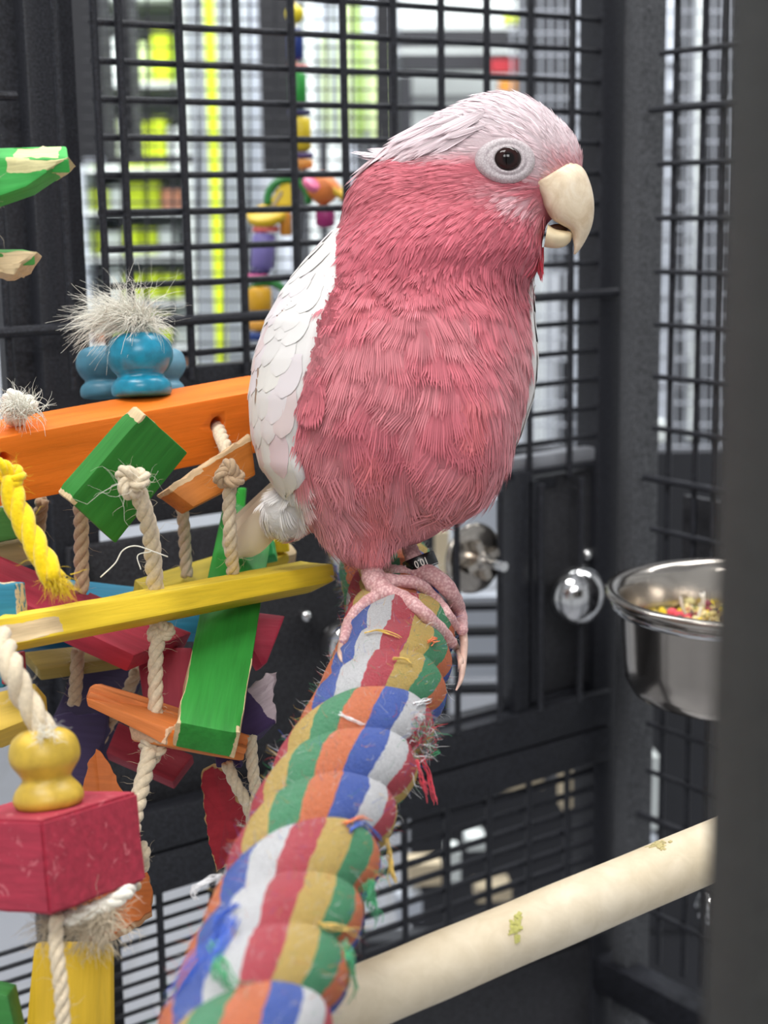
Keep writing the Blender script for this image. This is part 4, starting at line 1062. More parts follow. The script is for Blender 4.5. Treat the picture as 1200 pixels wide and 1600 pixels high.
def proj(p):
    """bird coordinates of points: pixel x, y and depth offset (px)"""
    q = p - _cam; D = q @ _F
    return 600 + q @ _R / D * F_PX, 800 - q @ _U / D * F_PX, (D / UNIT - D0) * F_PX / D0
PINK, DPINK, LPINK, CAP, WHITE, CORAL = [np.array(lin(c)) for c in ((204, 110, 121), (190, 90, 105), (216, 150, 154), (226, 208, 212), (224, 221, 218), (214, 114, 114))]
def sm(x, a, b): t_ = np.clip((x - a) / (b - a), 0, 1); return t_ * t_ * (3 - 2 * t_)
def plumage(x, y, dz):
    n = len(x); col = np.tile(PINK, (n, 1))
    def blend(c, wgt): 
        nonlocal col; wgt = np.asarray(wgt)[:, None]; col = col * (1 - wgt) + c * wgt
    nz = np.array([noise.noise(Vector((a * .013, b_ * .013, c_ * .013))) for a, b_, c_ in zip(x, y, dz)])
    nz2 = np.array([noise.noise(Vector((a * .05, b_ * .05, c_ * .05 + 9))) for a, b_, c_ in zip(x, y, dz)])
    blend(DPINK, 0.55 * sm(y, 470, 380) * sm(y, 300, 350))
    blend(LPINK, 0.75 * sm(x + 40 * nz, 735, 830) * sm(y, 430, 560))
    blend(LPINK, 0.7 * sm(y + 50 * nz, 660, 800))
    blend(CORAL, 0.6 * sm(nz, 0.14, 0.45) * sm(y, 430, 520))
    blend(LPINK, 0.4 * sm(-nz, 0.08, 0.4) * sm(y, 430, 520))
    # white cap: everything above the line from nape to bill
    cl = np.interp(x, [500, 560, 640, 700, 745, 790, 840, 880, 915], [235, 252, 238, 246, 244, 262, 284, 280, 268])
    wcap = sm(cl + 9 * nz2 + 6 * nz, y - 9, y + 11)
    blend(CAP, wcap)
    blend(LPINK, 0.34 * wcap * sm(y, 185, 275))
    blend(np.array(lin((208, 142, 148))), 0.85 * sm(x, 842, 880) * sm(y, 225, 262) * sm(y, 310, 285))
    blend(CAP, 0.55 * np.exp(-((x - 806) / 40) ** 2 - ((y - 312 - (x - 806) * .35) / 13) ** 2))
    blend(np.array(lin((196, 40, 56))), sm(x, 838, 852) * sm(y, 384, 398))
    blend(CAP, 0.35 * sm(x, 545, 520) * sm(y, 400, 330))
    # the back
    back = sm(dz - 0.55 * (x - 640), 120, 190) * sm(y, 395, 440)
    blend(WHITE, back); blend(WHITE, sm(x, 482, 464) * sm(y, 738, 756)); 
    return col
bx_, by_, bz_ = proj(BV)
color_attr(bme, plumage(bx_, by_, bz_) * 0.74)  # base darkened: shadow between the feathers is put into its colour
t = NT('plumage_base'); t.base(t.attr('Col')); t.set(Roughness=0.9); t.b.inputs['Specular IOR Level'].default_value = 0.1
t.bump(t.noise(700, 3, t.obj()), 0.4, 0.0008); M['plume'] = t.m
bme.polygons.foreach_set('use_smooth', [True] * len(bme.polygons)); bme.materials.clear()
body = link('body', bme, M['plume'], bird, Vector((0, 0, 0)))
# feather material: barbs run along the vane
t = NT('feather'); c = t.attr('Col'); t.base(c); t.set(Roughness=0.75); t.b.inputs['Specular IOR Level'].default_value = 0.2
t.b.inputs['Sheen Weight'].default_value = 0.2; M['feather'] = t.m
# --- scattered root points on the body
tri = []
bme.calc_loop_triangles(); T_ = np.empty(len(bme.loop_triangles) * 3, np.int32); bme.loop_triangles.foreach_get('vertices', T_); T_ = T_.reshape(-1, 3)
TA = np.linalg.norm(np.cross(BV[T_[:, 1]] - BV[T_[:, 0]], BV[T_[:, 2]] - BV[T_[:, 0]]), axis=1)
def scatter(n, keep, rad):
    """dart throwing: keep(x, y, dz) -> bool mask, rad(x, y, dz) -> spacing in metres"""
    ti = RNG.choice(len(T_), n, p=TA / TA.sum()); u = RNG.random((n, 2)); fl = u.sum(1) > 1; u[fl] = 1 - u[fl]
    W3 = np.stack([1 - u.sum(1), u[:, 0], u[:, 1]], 1)
    p = (BV[T_[ti]] * W3[:, :, None]).sum(1); nn = (BN[T_[ti]] * W3[:, :, None]).sum(1); nn /= np.linalg.norm(nn, axis=1)[:, None]
    x, y, z = proj(p); k = keep(x, y, z); p, nn, x, y, z = p[k], nn[k], x[k], y[k], z[k]; r = rad(x, y, z)
    cell = 0.003; grid = {}; out = []
    rm = r.max(); R_ = int(math.ceil(rm / cell))
    for i in range(len(p)):
        g = tuple((p[i] / cell).astype(int)); ok = True; rr = r[i]; Rr = int(math.ceil(rr / cell))
        for a in range(-Rr, Rr + 1):
            for b_ in range(-Rr, Rr + 1):
                for c_ in range(-Rr, Rr + 1):
                    for q in grid.get((g[0] + a, g[1] + b_, g[2] + c_), ()):
                        d = p[i] - p[q]
                        if d @ d < rr * rr: ok = False; break
                    if not ok: break
                if not ok: break
            if not ok: break
        if ok: grid.setdefault(g, []).append(i); out.append(i)
    o = np.array(out); return p[o], nn[o], x[o], y[o], z[o]
def feathers(name, p, n, tdir, L, Wd, col, ns, lift, curv, ragged, parent, fan=0.25, twist=0.12, camber=0.12, split=0.5, conform=False):
    N = len(p)
    tdir = tdir - n * (tdir * n).sum(1)[:, None]; tdir /= np.linalg.norm(tdir, axis=1)[:, None] + 1e-9
    ang = RNG.normal(0, twist, N); bt = np.cross(n, tdir)
    tdir = tdir * np.cos(ang)[:, None] + bt * np.sin(ang)[:, None]; bt = np.cross(n, tdir)
    L = L * RNG.uniform(0.85, 1.15, N); lift = lift * RNG.uniform(0.5, 1.5, N)
    vs = np.array([0.0, 0.38, 0.76, 1.0])
    V = np.zeros((N, ns, 7, 3)); C = np.zeros((N, ns, 7, 3))
    # follow the body: correct the height of each cross row so that it lies on the surface below it
    dh = np.zeros((N, 4))
    if conform:
        for vi in range(1, 4):
            lo = L * vs[vi]; c_ = p + tdir * lo[:, None] - n * (curv * lo * lo / 2)[:, None]
            for q in range(N):
                h = bvh.find_nearest(Vector(c_[q].tolist()), 0.02)
                if h[0] is not None: dh[q, vi] = -(Vector(c_[q].tolist()) - h[0]).dot(h[1]) / max(.5, h[1].dot(Vector(n[q].tolist())))
        dh = np.clip(dh, -0.006, 0.006)
    for i in range(ns):
        u0, u1 = -1 + 2 * i / ns, -1 + 2 * (i + 1) / ns; um = (u0 + u1) / 2
        vmax = 1 - 0.34 * um * um + RNG.normal(0, ragged, N)
        tilt = RNG.normal(0, 0.25, N) + (0.35 if i % 2 else -0.35)
        shade = 1 + RNG.normal(0, 0.10, N)
        for j, (u, vi) in enumerate(((u0, 0), (u1, 0), (u0, 1), (u1, 1), (u0 + .12 * split * (u1 - u0), 2), (u1 - .12 * split * (u1 - u0), 2), (um, 3))):
            vv = vs[vi] * vmax
            wp = (0.42, 0.85, 1.0, 1.0 + fan)[vi]
            lo = L * vv; la = u * wp * Wd / 2
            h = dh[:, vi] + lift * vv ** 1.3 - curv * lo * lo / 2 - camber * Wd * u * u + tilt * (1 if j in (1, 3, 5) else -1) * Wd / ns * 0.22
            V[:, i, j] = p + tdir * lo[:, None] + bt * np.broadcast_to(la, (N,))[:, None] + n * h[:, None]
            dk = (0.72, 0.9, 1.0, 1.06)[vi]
            C[:, i, j] = col * (shade * dk)[:, None]
    verts = V.reshape(-1, 3); b0 = np.arange(N * ns)[:, None] * 7
    q = np.concatenate([b0 + [0, 1, 3, 2], b0 + [2, 3, 5, 4]]); tr = b0 + [4, 5, 6]
    cen = verts.mean(0); me = bpy.data.meshes.new(name)
    nq, nt = len(q), len(tr)
    me.vertices.add(len(verts)); me.vertices.foreach_set('co', (verts - cen).astype(np.float32).ravel())
    me.loops.add(nq * 4 + nt * 3); me.loops.foreach_set('vertex_index', np.concatenate([q.ravel(), tr.ravel()]).astype(np.int32))
    me.polygons.add(nq + nt); me.polygons.foreach_set('loop_start', np.concatenate([np.arange(nq) * 4, nq * 4 + np.arange(nt) * 3]).astype(np.int32))
    me.polygons.foreach_set('use_smooth', np.ones(nq + nt, bool))
    me.update(); me.validate(); color_attr(me, np.clip(C.reshape(-1, 3), 0, 1))
    o = link(name, me, M['feather'], parent, Vector(cen.tolist())); o['kind'] = 'stuff'; return o
BILL = np.array(Bp(905, 300, -20)); NECK = np.array(Bp(640, 380, 10))
def flow(p, x, y, z):
    head = (p - BILL); head /= np.linalg.norm(head, axis=1)[:, None]
    head = head + np.array(-UPV) * (0.9 * sm(y, 300, 420))[:, None] + np.array(-UPV) * (0.35 * sm(y, 260, 330))[:, None]
    front = np.array(torso(600, FACE)) - np.array(torso(600, FACE + math.pi)); front[2] = 0; front /= np.linalg.norm(front)
    down = np.tile(np.array([0, 0, -1.0]), (len(p), 1))
    # breast feathers splay outwards from the breast line, then sweep back under the belly
    cen = np.array([ring(b_)[0] for b_ in np.clip(y, 322, 886)]) + 110
    side = np.clip((x - cen) / 200, -1.2, 1.2)
    down += np.array(RGT) * (side * 0.38 * sm(y, 440, 560) * sm(y, 760, 690))[:, None]
    down += np.array(-RGT) * (0.45 * sm(y, 700, 830) * sm(x, 600, 720))[:, None]
    wob = np.array([noise.noise(Vector((a * .017, b_ * .017, 3))) for a, b_ in zip(x, y)])
    down += np.array(RGT) * (0.5 * wob)[:, None]
    k = sm(y, 455, 375)[:, None]
    k = np.where(((x > 820) & (y < 440))[:, None], 1.0, k)
    return down * (1 - k) + head * k
EYE = (793, 248)
h = bvh.ray_cast(CAM, ray(*EYE)); eye_p, eye_n = h[0], h[1]
eye_a = np.array(eye_p)
def not_face(x, y, z):
    m_ = ~((((x - 792) / 44) ** 2 + ((y - 250) / 36) ** 2 < 1) & (z < -20))
    xl_ = np.interp(y, [258, 262, 302, 345, 362, 396], [930, 908, 841, 858, 850, 846])
    return m_ & ~((x > xl_ - 3) & (y < 396) & (y > 256))
def xfront(y): return np.interp(y, [356, 440, 490, 560, 640, 700, 745, 770, 792], [520, 524, 502, 487, 468, 458, 474, 462, 420])
# breast and back feathers
torso_keep = lambda x, y, z: (y > 392 + 26 * np.sin(x * .02)) & (y < np.interp(x, [480, 570, 600, 650, 700, 735, 770], [850, 872, 850, 826, 808, 794, 770])) & ~((x < xfront(y) - 4) & (y < 752)) 
p, n, x, y, z = scatter(60000, lambda x, y, z: torso_keep(x, y, z) & not_face(x, y, z), lambda x, y, z: 0.0042 + 0 * x)
L = pxlen(1, D0) * np.interp(y, [390, 450, 560, 700, 800, 890], [40, 54, 66, 70, 66, 46]); Wd = pxlen(1, D0) * np.interp(y, [390, 450, 560, 700, 800, 890], [36, 52, 66, 66, 48, 26])
L = np.where((x < 482) & (y > 740), L * .5, L); Wd = np.where((x < 482) & (y > 740), Wd * .8, Wd)
col = plumage(x, y, z) * RNG.normal(1, 0.045, (len(x), 1))
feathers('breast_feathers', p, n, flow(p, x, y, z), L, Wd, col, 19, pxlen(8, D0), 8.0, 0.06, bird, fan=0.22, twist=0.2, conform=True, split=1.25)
# head: short hair like feathers
head_keep = lambda x, y, z: (y < 432 + 26 * np.sin(x * .02)) & not_face(x, y, z)
p, n, x, y, z = scatter(90000, head_keep, lambda x, y, z: np.where((x > 840) & (y > 200), 0.0012, 0.0015))
cap = sm(np.interp(x, [500, 560, 640, 700, 745, 790, 840, 880, 915], [235, 252, 238, 246, 244, 262, 284, 280, 268]), y - 6, y + 6)
L = pxlen(1, D0) * np.where(x > 850, 16, np.interp(y, [140, 300, 440], [32, 32, 44])); Wd = pxlen(1, D0) * np.where(x > 850, 7, np.interp(y, [140, 300, 440], [10, 9.5, 20]))
col = plumage(x, y, z) * RNG.normal(1, 0.06, (len(x), 1))
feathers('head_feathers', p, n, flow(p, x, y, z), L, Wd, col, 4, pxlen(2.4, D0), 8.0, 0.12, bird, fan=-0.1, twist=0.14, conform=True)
# crest feathers lying back over the nape
pr = []; nr = []; 
for i in range(90):
    x_ = RNG.uniform(575, 760); y_ = np.interp(x_, [560, 640, 760], [236, 200, 178]) + RNG.uniform(-8, 28)
    h = bvh.ray_cast(CAM, ray(x_, y_))
    if h[0] is not None: pr.append(list(h[0] + h[1] * 0.0006)); nr.append(list(h[1]))
pr, nr = np.array(pr), np.array(nr); x, y, z = proj(pr)
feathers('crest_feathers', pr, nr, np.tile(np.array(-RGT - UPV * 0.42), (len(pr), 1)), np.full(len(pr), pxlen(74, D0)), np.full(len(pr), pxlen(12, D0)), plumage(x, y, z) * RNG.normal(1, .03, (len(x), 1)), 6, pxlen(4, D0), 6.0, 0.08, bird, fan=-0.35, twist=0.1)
pr = np.array([list(Bp(600 + i * 9, 242 + (i % 2) * 8 - i * 2, -18 + i * 8)) for i in range(5)])
feathers('crest_feathers', pr, np.tile(np.array(UPV - FWD * .6), (5, 1)), np.tile(np.array(-RGT - UPV * 0.35), (5, 1)), np.full(5, pxlen(52, D0)), np.full(5, pxlen(22, D0)), np.tile(CAP * .98, (5, 1)), 6, 0, 0.0, 0.08, bird, fan=-0.5)
# red tuft under the bill
pr = []; nr = []
for i in range(26):
    q = Bp(RNG.uniform(832, 850), RNG.uniform(384, 412), RNG.uniform(-45, 15)); pr.append(list(q)); nr.append(list(RGT - FWD * .5))
feathers('chin_feathers', np.array(pr), np.array(nr), np.tile(np.array(RGT * 0.25 - UPV), (26, 1)), np.full(26, pxlen(30, D0)), np.full(26, pxlen(10, D0)), np.tile(np.array(lin((190, 42, 60))), (26, 1)), 4, pxlen(3, D0), 0.0, 0.1, bird, fan=-0.2, twist=0.35)

# --- wings
t = NT('white_feather'); c = t.attr('Col')
t.base(c); t.set(Roughness=0.6); t.b.inputs['Specular IOR Level'].default_value = 0.25
wv = t.n('ShaderNodeTexWave'); wv.inputs['Scale'].default_value = 260; wv.inputs['Distortion'].default_value = 2.5; t.l(t.obj((0.25, 1, 0.2)), wv.inputs['Vector'])
t.bump(wv.outputs['Fac'], 0.10, 0.0003); M['wing'] = t.m
def wing_theta(y):
    c, hw, hd = ring(y); return -math.acos(max(-.98, min(.9, (float(xfront(y)) - c) / (hw + 6)))) % (2 * math.pi)
MIR = 2 * FACE                           # mirror angle about the breast direction
def wing_point(y, th, off, mirror):
    if mirror: th = MIR - th
    return torso(y, th, off)
def wing(mirror):
    wg = MB(); ny, nt_ = 30, 30; ys = np.linspace(356, 792, ny); v = []; cols = []
    t_back = lambda y: (FACE + math.pi) % (2 * math.pi) - 0.06
    for layer in (0, 1):
        for i, y in enumerate(ys):
            s_ = i / (ny - 1)
            ta, tb = wing_theta(y), t_back(y)
            for j in range(nt_):
                u = j / (nt_ - 1); th = ta + (tb - ta) * u
                edge = min(1, min(u, 1 - u) * 6, ) ; edge = math.sqrt(max(0, edge)) * min(1, s_ * 8 + .15) * min(1, (1 - s_) * 6 + .12)
                off = (6 + 11 * edge) if layer == 0 else (-4)
                v.append(wing_point(y, th, off, mirror))
    f = []
    for l in (0, 1):
        for i in range(ny - 1):
            for j in range(nt_ - 1):
                a = l * ny * nt_ + i * nt_ + j; q = (a, a + 1, a + nt_ + 1, a + nt_); f.append(q if l == 0 else q[::-1])
    k0 = ny * nt_
    for i in range(ny - 1):
        for j in (0, nt_ - 1):
            a = i * nt_ + j; f.append((a, a + nt_, a + nt_ + k0, a + k0))
    for j in range(nt_ - 1):
        for i in (0, ny - 1):
            a = i * nt_ + j; f.append((a, a + 1, a + 1 + k0, a + k0))
    wg.add(v, f); me = wg.mesh('wing'); bm = bmesh.new(); bm.from_mesh(me); bmesh.ops.recalc_face_normals(bm, faces=bm.faces); bm.to_mesh(me); bm.free()
    color_attr(me, np.tile(WHITE * .95, (len(me.vertices), 1)))
    o = link('wing', me, M['wing'], bird, Vector((0, 0, 0)))
    # covert and flight feathers, rows from the shoulder down, the lower ones first
    rowsw = [(694, 88, 40, 12), (652, 96, 42, 12), (612, 92, 42, 12), (578, 80, 40, 12), (548, 68, 38, 12), (520, 58, 36, 12), (494, 52, 34, 12), (470, 48, 32, 12), (446, 44, 30, 11), (422, 42, 28, 10), (400, 40, 26, 9), (380, 38, 24, 7), (362, 34, 20, 5)]
    for ri, (y, L, Wp, cnt) in enumerate(rowsw):
        ta, tb = wing_theta(y), t_back(y)
        for j in range(cnt):
            u = 0.05 + (j + 0.25 + 0.5 * (ri % 2)) / cnt * 0.92
            th = ta + (tb - ta) * u; y0 = y + RNG.normal(0, 6)
            Lm = L * RNG.uniform(.92, 1.08); Wm = Wp * 1.35; verts = []; fs = []; nu, nv = 9, 11
            hw0 = ring(y0)[1] + 14; slant = RNG.normal(0.10, 0.03)
            for a in range(nv):
                vv = a / (nv - 1); half = Wm / 2 * min(1, 0.6 + vv) * (math.sqrt(max(0, 1 - max(0, (vv - .60) / .402) ** 2)) if vv > .60 else 1)
                for bq in range(nu):
                    uu_ = -1 + 2 * bq / (nu - 1); yy = min(790, y0 + Lm * vv); ta_, tb_ = wing_theta(yy), t_back(yy)
                    tt = th - (half * uu_) / hw0 - slant * vv * Lm / 90
                    tt = max(min(tt, ta_ - 0.02), tb_ + 0.02); sv_ = (yy - 356) / 436; u_ = (tt - ta_) / (tb_ - ta_)
                    edge = math.sqrt(max(0, min(1, min(u_, 1 - u_) * 6))) * min(1, sv_ * 8 + .15) * min(1, (1 - sv_) * 6 + .12)
                    verts.append(wing_point(yy, tt, 6 + 11 * edge + 0.5 + ri * 0.22 + 1.5 * vv ** 1.5 - 0.7 * abs(uu_), mirror))
            c_ = verts[0]; dn = (verts[-5] - verts[4]) / (Lm); Lm = (verts[-5] - verts[4]).length; dn = dn.normalized(); c_ = verts[4]
            for a in range(nv - 1):
                for bq in range(nu - 1):
                    q = a * nu + bq; fs.append((q, q + 1, q + nu + 1, q + nu))
            b = MB(); b.add(verts, fs); fm = b.mesh('covert_feather')
            tint = WHITE * RNG.uniform(.96, 1.03) * np.array([1, 1 - .05 * (RNG.random() < .3), 1 - .03 * (RNG.random() < .3)])
            if RNG.random() < 0.10: tint = tint * np.array([1, .86, .88])
            sh_ = np.array([[(0.95 + 0.05 * (a / (nv - 1))) for bq in range(nu)] for a in range(nv)]).ravel()[:, None]
            color_attr(fm, np.clip(tint * sh_, 0, 1))
            cc = c_ + dn * Lm / 2; fm.transform(Matrix.Translation(-cc)); link('covert_feather' if ri > 2 else 'flight_feather', fm, M['wing'], o, cc)
    return o
wing(False); wing(True)
# breast feathers over the front edge of the near wing
wing_th = lambda y: wing_theta(y)
pr = []; nr = []; td = []
for y in np.arange(430, 632, 7.5):
    for q in range(2):
        y0 = y + RNG.normal(0, 5); th = wing_theta(min(748, max(440, y0))) + RNG.uniform(0.0, 0.12)
        a = torso(y0, th, 9); cN = Bp(ring(y0)[0], y0, 0); nn = (a - cN).normalized(); pr.append(list(a)); nr.append(list(nn)); td.append(list(-UPV - RGT * RNG.uniform(.15, .5)))
pr, nr, td = np.array(pr), np.array(nr), np.array(td); x, y, z = proj(pr)
feathers('breast_feathers', pr, nr, td, np.full(len(pr), pxlen(46, D0)), np.full(len(pr), pxlen(44, D0)), plumage(x + 60, y, z - 60) * RNG.normal(1, .06, (len(x), 1)), 11, pxlen(3, D0), 10.0, 0.08, bird, fan=0.1)
# brown streaks on the near wing
pr = []; nr = []
for (x_, y_) in ((452, 476), (444, 484), (436, 492), (458, 470), (406, 575), (404, 592), (403, 606)):
    c, hw, hd = ring(y_); th = 2 * math.pi - math.acos(max(-.97, (x_ - c) / (hw + 17))); a = torso(y_, th, 21); pr.append(list(a)); nr.append(list((a - Bp(c, y_, 0)).normalized()))
feathers('brown_feathers', np.array(pr), np.array(nr), np.tile(np.array(-UPV * .8 - RGT * .6), (7, 1)), np.full(7, pxlen(30, D0)), np.full(7, pxlen(9, D0)), np.tile(np.array(lin((168, 138, 118))), (7, 1)), 5, pxlen(1, D0), 10.0, 0.08, bird, fan=-.3)
gap = MB()
# tail
for i, (dx, dy, dd, rot) in enumerate(((0, 0, 0, -.1), (-6, 4, 14, .0), (8, 6, -12, .1), (-10, -6, 26, .16), (14, -4, 34, -.2))):
    a = Bp(452 + dx * .5, 770 + dy * .5, 40 + dd); e = P(372 + dx, 850 + dy, .845 + dd * .0005)
    ax = (e - a); L = ax.length; ax.normalize(); sdv = (ax.cross(FWD)).normalized(); sdv = (sdv * math.cos(rot) + FWD * math.sin(rot)).normalized(); nn = ax.cross(sdv)
    verts = []; fs = []
    for p_ in range(12):
        vv = p_ / 11; half = pxlen(26, .84) * (math.sqrt(max(0.02, 1 - max(0, (vv - .7) / .32) ** 2)) if vv > .7 else 1)
        for q_ in range(7):
            u_ = -1 + q_ / 3; verts.append(a + ax * L * vv + sdv * half * u_ + nn * (0.0015 * (1 - u_ * u_) + 0.004 * vv * vv))
    for p_ in range(11):
        for q_ in range(6): k = p_ * 7 + q_; fs.append((k, k + 1, k + 8, k + 7))
    b = MB(); b.add(verts, fs); fm = b.mesh('tail_feather'); color_attr(fm, np.tile(np.array(lin((222, 210, 184))) * (1 - .05 * i), (len(verts), 1)))
    cc = (a + e) / 2; fm.transform(Matrix.Translation(-cc)); link('tail_feather', fm, M['wing'], bird, cc)

# --- eye
t = NT('eye_skin'); vo = t.n('ShaderNodeTexVoronoi'); vo.inputs['Scale'].default_value = 1700; t.l(t.obj(), vo.inputs['Vector'])
t.base(t.ramp(vo.outputs['Distance'], [(0.1, lin((206, 198, 198))), (0.7, lin((176, 163, 166)))])); t.set(Roughness=0.55); t.bump(vo.outputs['Distance'], -0.5, 0.0005)
k = pxlen(1, D0); en = (eye_n * 0.55 - FWD * 0.6 + RGT * 0.1).normalized(); ex_ = (RGT - en * RGT.dot(en)).normalized(); ey_ = en.cross(ex_)
if ey_.dot(UPV) < 0: ey_ = -ey_
eo = eye_p + (-FWD) * 0
def oval(prof, mat, name, parent, sq=0.80, cx=0, cy=0, n=48):
    """stack of ovals: (radius px, height px)"""
    b = MB(); v = []; f = []
    for (r_, h_) in prof:
        for q_ in range(n):
            a = 2 * math.pi * q_ / n; rx = r_ * k; ry = r_ * k * (sq if r_ > 21 else 0.94 if r_ < 18 else sq * .5 + .47)
            pinch = 1.0 + 0.10 * max(0, -math.cos(a)) * (r_ > 26)
            v.append(eo + ex_ * (cx * k + rx * math.cos(a) * pinch) + ey_ * (cy * k + ry * math.sin(a)) + en * h_ * k)
    for i in range(len(prof) - 1):
        for q_ in range(n):
            q2 = (q_ + 1) % n; f.append((i * n + q_, i * n + q2, (i + 1) * n + q2, (i + 1) * n + q_))
    m_ = (len(prof) - 1) * n; f.append(tuple(range(m_, m_ + n))); b.add(v, f); return b.build(name, mat, parent, fix=True)
ring_o = oval([(44, -9), (42.5, -1), (39, 2.5), (36, 4.2), (31, 4.5), (28.5, 3.5), (27, 5.2), (24, 6.4), (21.5, 6.0), (20, 3.0), (17, 1)], t.m, 'eye_ring', bird, cy=-2)
oval([(21, -2), (20, 4), (17, 8), (13, 10.6), (8, 12.2), (3, 12.9), (0.3, 13)], None, 'eyeball', bird)
eb = COL.objects['eyeball']; eb.data.materials.clear()
t = NT('eye_brown'); g_ = t.n('ShaderNodeTexCoord'); ln = t.n('ShaderNodeVectorMath', operation='LENGTH'); 
t.l(g_.outputs['Object'], ln.inputs[0]); dcol = t.ramp(t.math('MULTIPLY', ln.outputs['Value'], 1 / (20 * k)), [(0.55, lin((14, 8, 8))), (0.68, lin((44, 22, 20))), (0.95, lin((30, 14, 12)))])
t.base(dcol); t.set(Roughness=0.04); t.b.inputs['Specular IOR Level'].default_value = 0.3; eb.data.materials.append(t.m)
# --- bill
t = NT('horn'); n1 = t.noise(120, 5, t.obj((1, 1, 1)), 0.6, 0.8); n2 = t.noise(900, 3, t.obj())
c0 = t.ramp(n1, [(0.3, lin((196, 172, 140))), (0.55, lin((224, 206, 178))), (0.75, lin((236, 224, 204)))])
t.base(t.mix(t.math('MULTIPLY', n2, 0.2), c0, lin((190, 168, 140)))); t.set(Roughness=0.42); t.b.inputs['Subsurface Weight'].default_value = 0.08; t.b.inputs['Subsurface Radius'].default_value = (.003, .002, .001)
t.bump(t.math('ADD', n1, n2), 0.15, 0.0004); M['horn'] = t.m
def bill(name, stations, mat, depth0=-36, n=24):
    st = spline([(a[0], a[1], 0, b_[0], b_[1], w_) for a, b_, w_ in stations], 34); v = []; f = []
    for s_ in st:
        ox, oy, _, ix, iy, w_ = s_; cx, cy = (ox + ix) / 2, (oy + iy) / 2; hx, hy = (ox - ix) / 2, (oy - iy) / 2
        for q_ in range(n):
            a = 2 * math.pi * q_ / n; ca, sa_ = math.cos(a), math.sin(a)
            v.append(Bp(cx + hx * ca, cy + hy * ca, depth0 - (cx - 850) * .18 + w_ * math.copysign(abs(sa_) ** .85, sa_) * (1 - .25 * ca)))
    m_ = len(st)
    for i in range(m_ - 1):
        for q_ in range(n):
            q2 = (q_ + 1) % n; f.append((i * n + q_, i * n + q2, (i + 1) * n + q2, (i + 1) * n + q_))
    f.append(tuple(range(n - 1, -1, -1))); f.append(tuple(range((m_ - 1) * n, m_ * n)))
    b = MB(); b.add(v, f); return b.build(name, mat, bird, fix=True)
bill('upper_bill', [((896, 250), (830, 290), 44), ((913, 265), (843, 308), 45), ((923, 288), (852, 327), 41), ((928, 312), (863, 343), 34), ((928, 336), (878, 352), 26), ((924, 356), (891, 360), 19), ((916, 374), (895, 374), 12), ((907, 389), (897, 388), 6), ((899, 398), (896, 397), 1.5)], M['horn'])
bill('lower_bill', [((850, 386), (856, 350), 28), ((866, 388), (866, 357), 25), ((880, 386), (880, 360), 20), ((890, 379), (890, 361), 13), ((894, 371), (894, 362), 7)], plain('pale_horn', (226, 208, 170), 0.45, 0, 0.08, 200))
b = MB(); b.ellipsoid(Bp(872, 358, -26), RGT * k * 18, FWD * k * 14, UPV * k * 8, 16, 10); b.build('mouth_interior', plain('dark_mouth', (92, 56, 36), 0.6), bird)  # dark brown mouth interior filling the gap between the bills
# --- feet
t = NT('foot_skin'); vo = t.n('ShaderNodeTexVoronoi'); vo.inputs['Scale'].default_value = 1150; t.l(t.obj(), vo.inputs['Vector']); n1 = t.noise(160, 4, t.obj())
c0 = t.ramp(vo.outputs['Distance'], [(0.15, lin((240, 206, 202))), (0.7, lin((184, 130, 134)))])
t.base(t.mix(0.4, c0, t.ramp(n1, [(0.3, lin((190, 136, 138))), (0.7, lin((226, 184, 180)))]))); t.set(Roughness=0.6)
t.b.inputs['Subsurface Weight'].default_value = 0.1; t.b.inputs['Subsurface Radius'].default_value = (.003, .0012, .001)
t.bump(vo.outputs['Distance'], -0.9, 0.0008); M['skin'] = t.m
def chain(b, pts, n=16, res=26):
    """pts: (x, y, depth, radius px) -> tapered tube with rounded ends"""
    s_ = spline([tuple(P(x, y, d)) + (pxlen(r_, d),) for x, y, d, r_ in pts], res)
    c_ = [Vector(q[:3].tolist()) for q in s_]; rr = [float(q[3]) * (1 + 0.06 * math.sin(i * 1.55)) for i, q in enumerate(s_)]
    b.tube(c_, rr, n); b.ellipsoid(c_[0], Vector((rr[0], 0, 0)), Vector((0, rr[0], 0)), Vector((0, 0, rr[0])), 14, 8); b.ellipsoid(c_[-1], Vector((rr[-1], 0, 0)), Vector((0, rr[-1], 0)), Vector((0, 0, rr[-1])), 14, 8)
def on_perch(x, y, r_):
    h = rope_bvh.ray_cast(CAM, ray(x, y)); rr = pxlen(r_, .79)
    if h[0] is not None and (h[0] - CAM).dot(FWD) / UNIT < 0.86: q = h[0] + h[1] * rr * 0.75
    else:
        best = None
        for d in np.linspace(.72, .86, 90):
            pp = P(x, y, d); hh = rope_bvh.find_nearest(pp)
            if best is None or hh[3] < best[0]: best = (hh[3], d)
        return (x, y, best[1] - r_ * .2 / F_PX * .8, r_)
    return (x, y, (q - CAM).dot(FWD) / UNIT, r_)
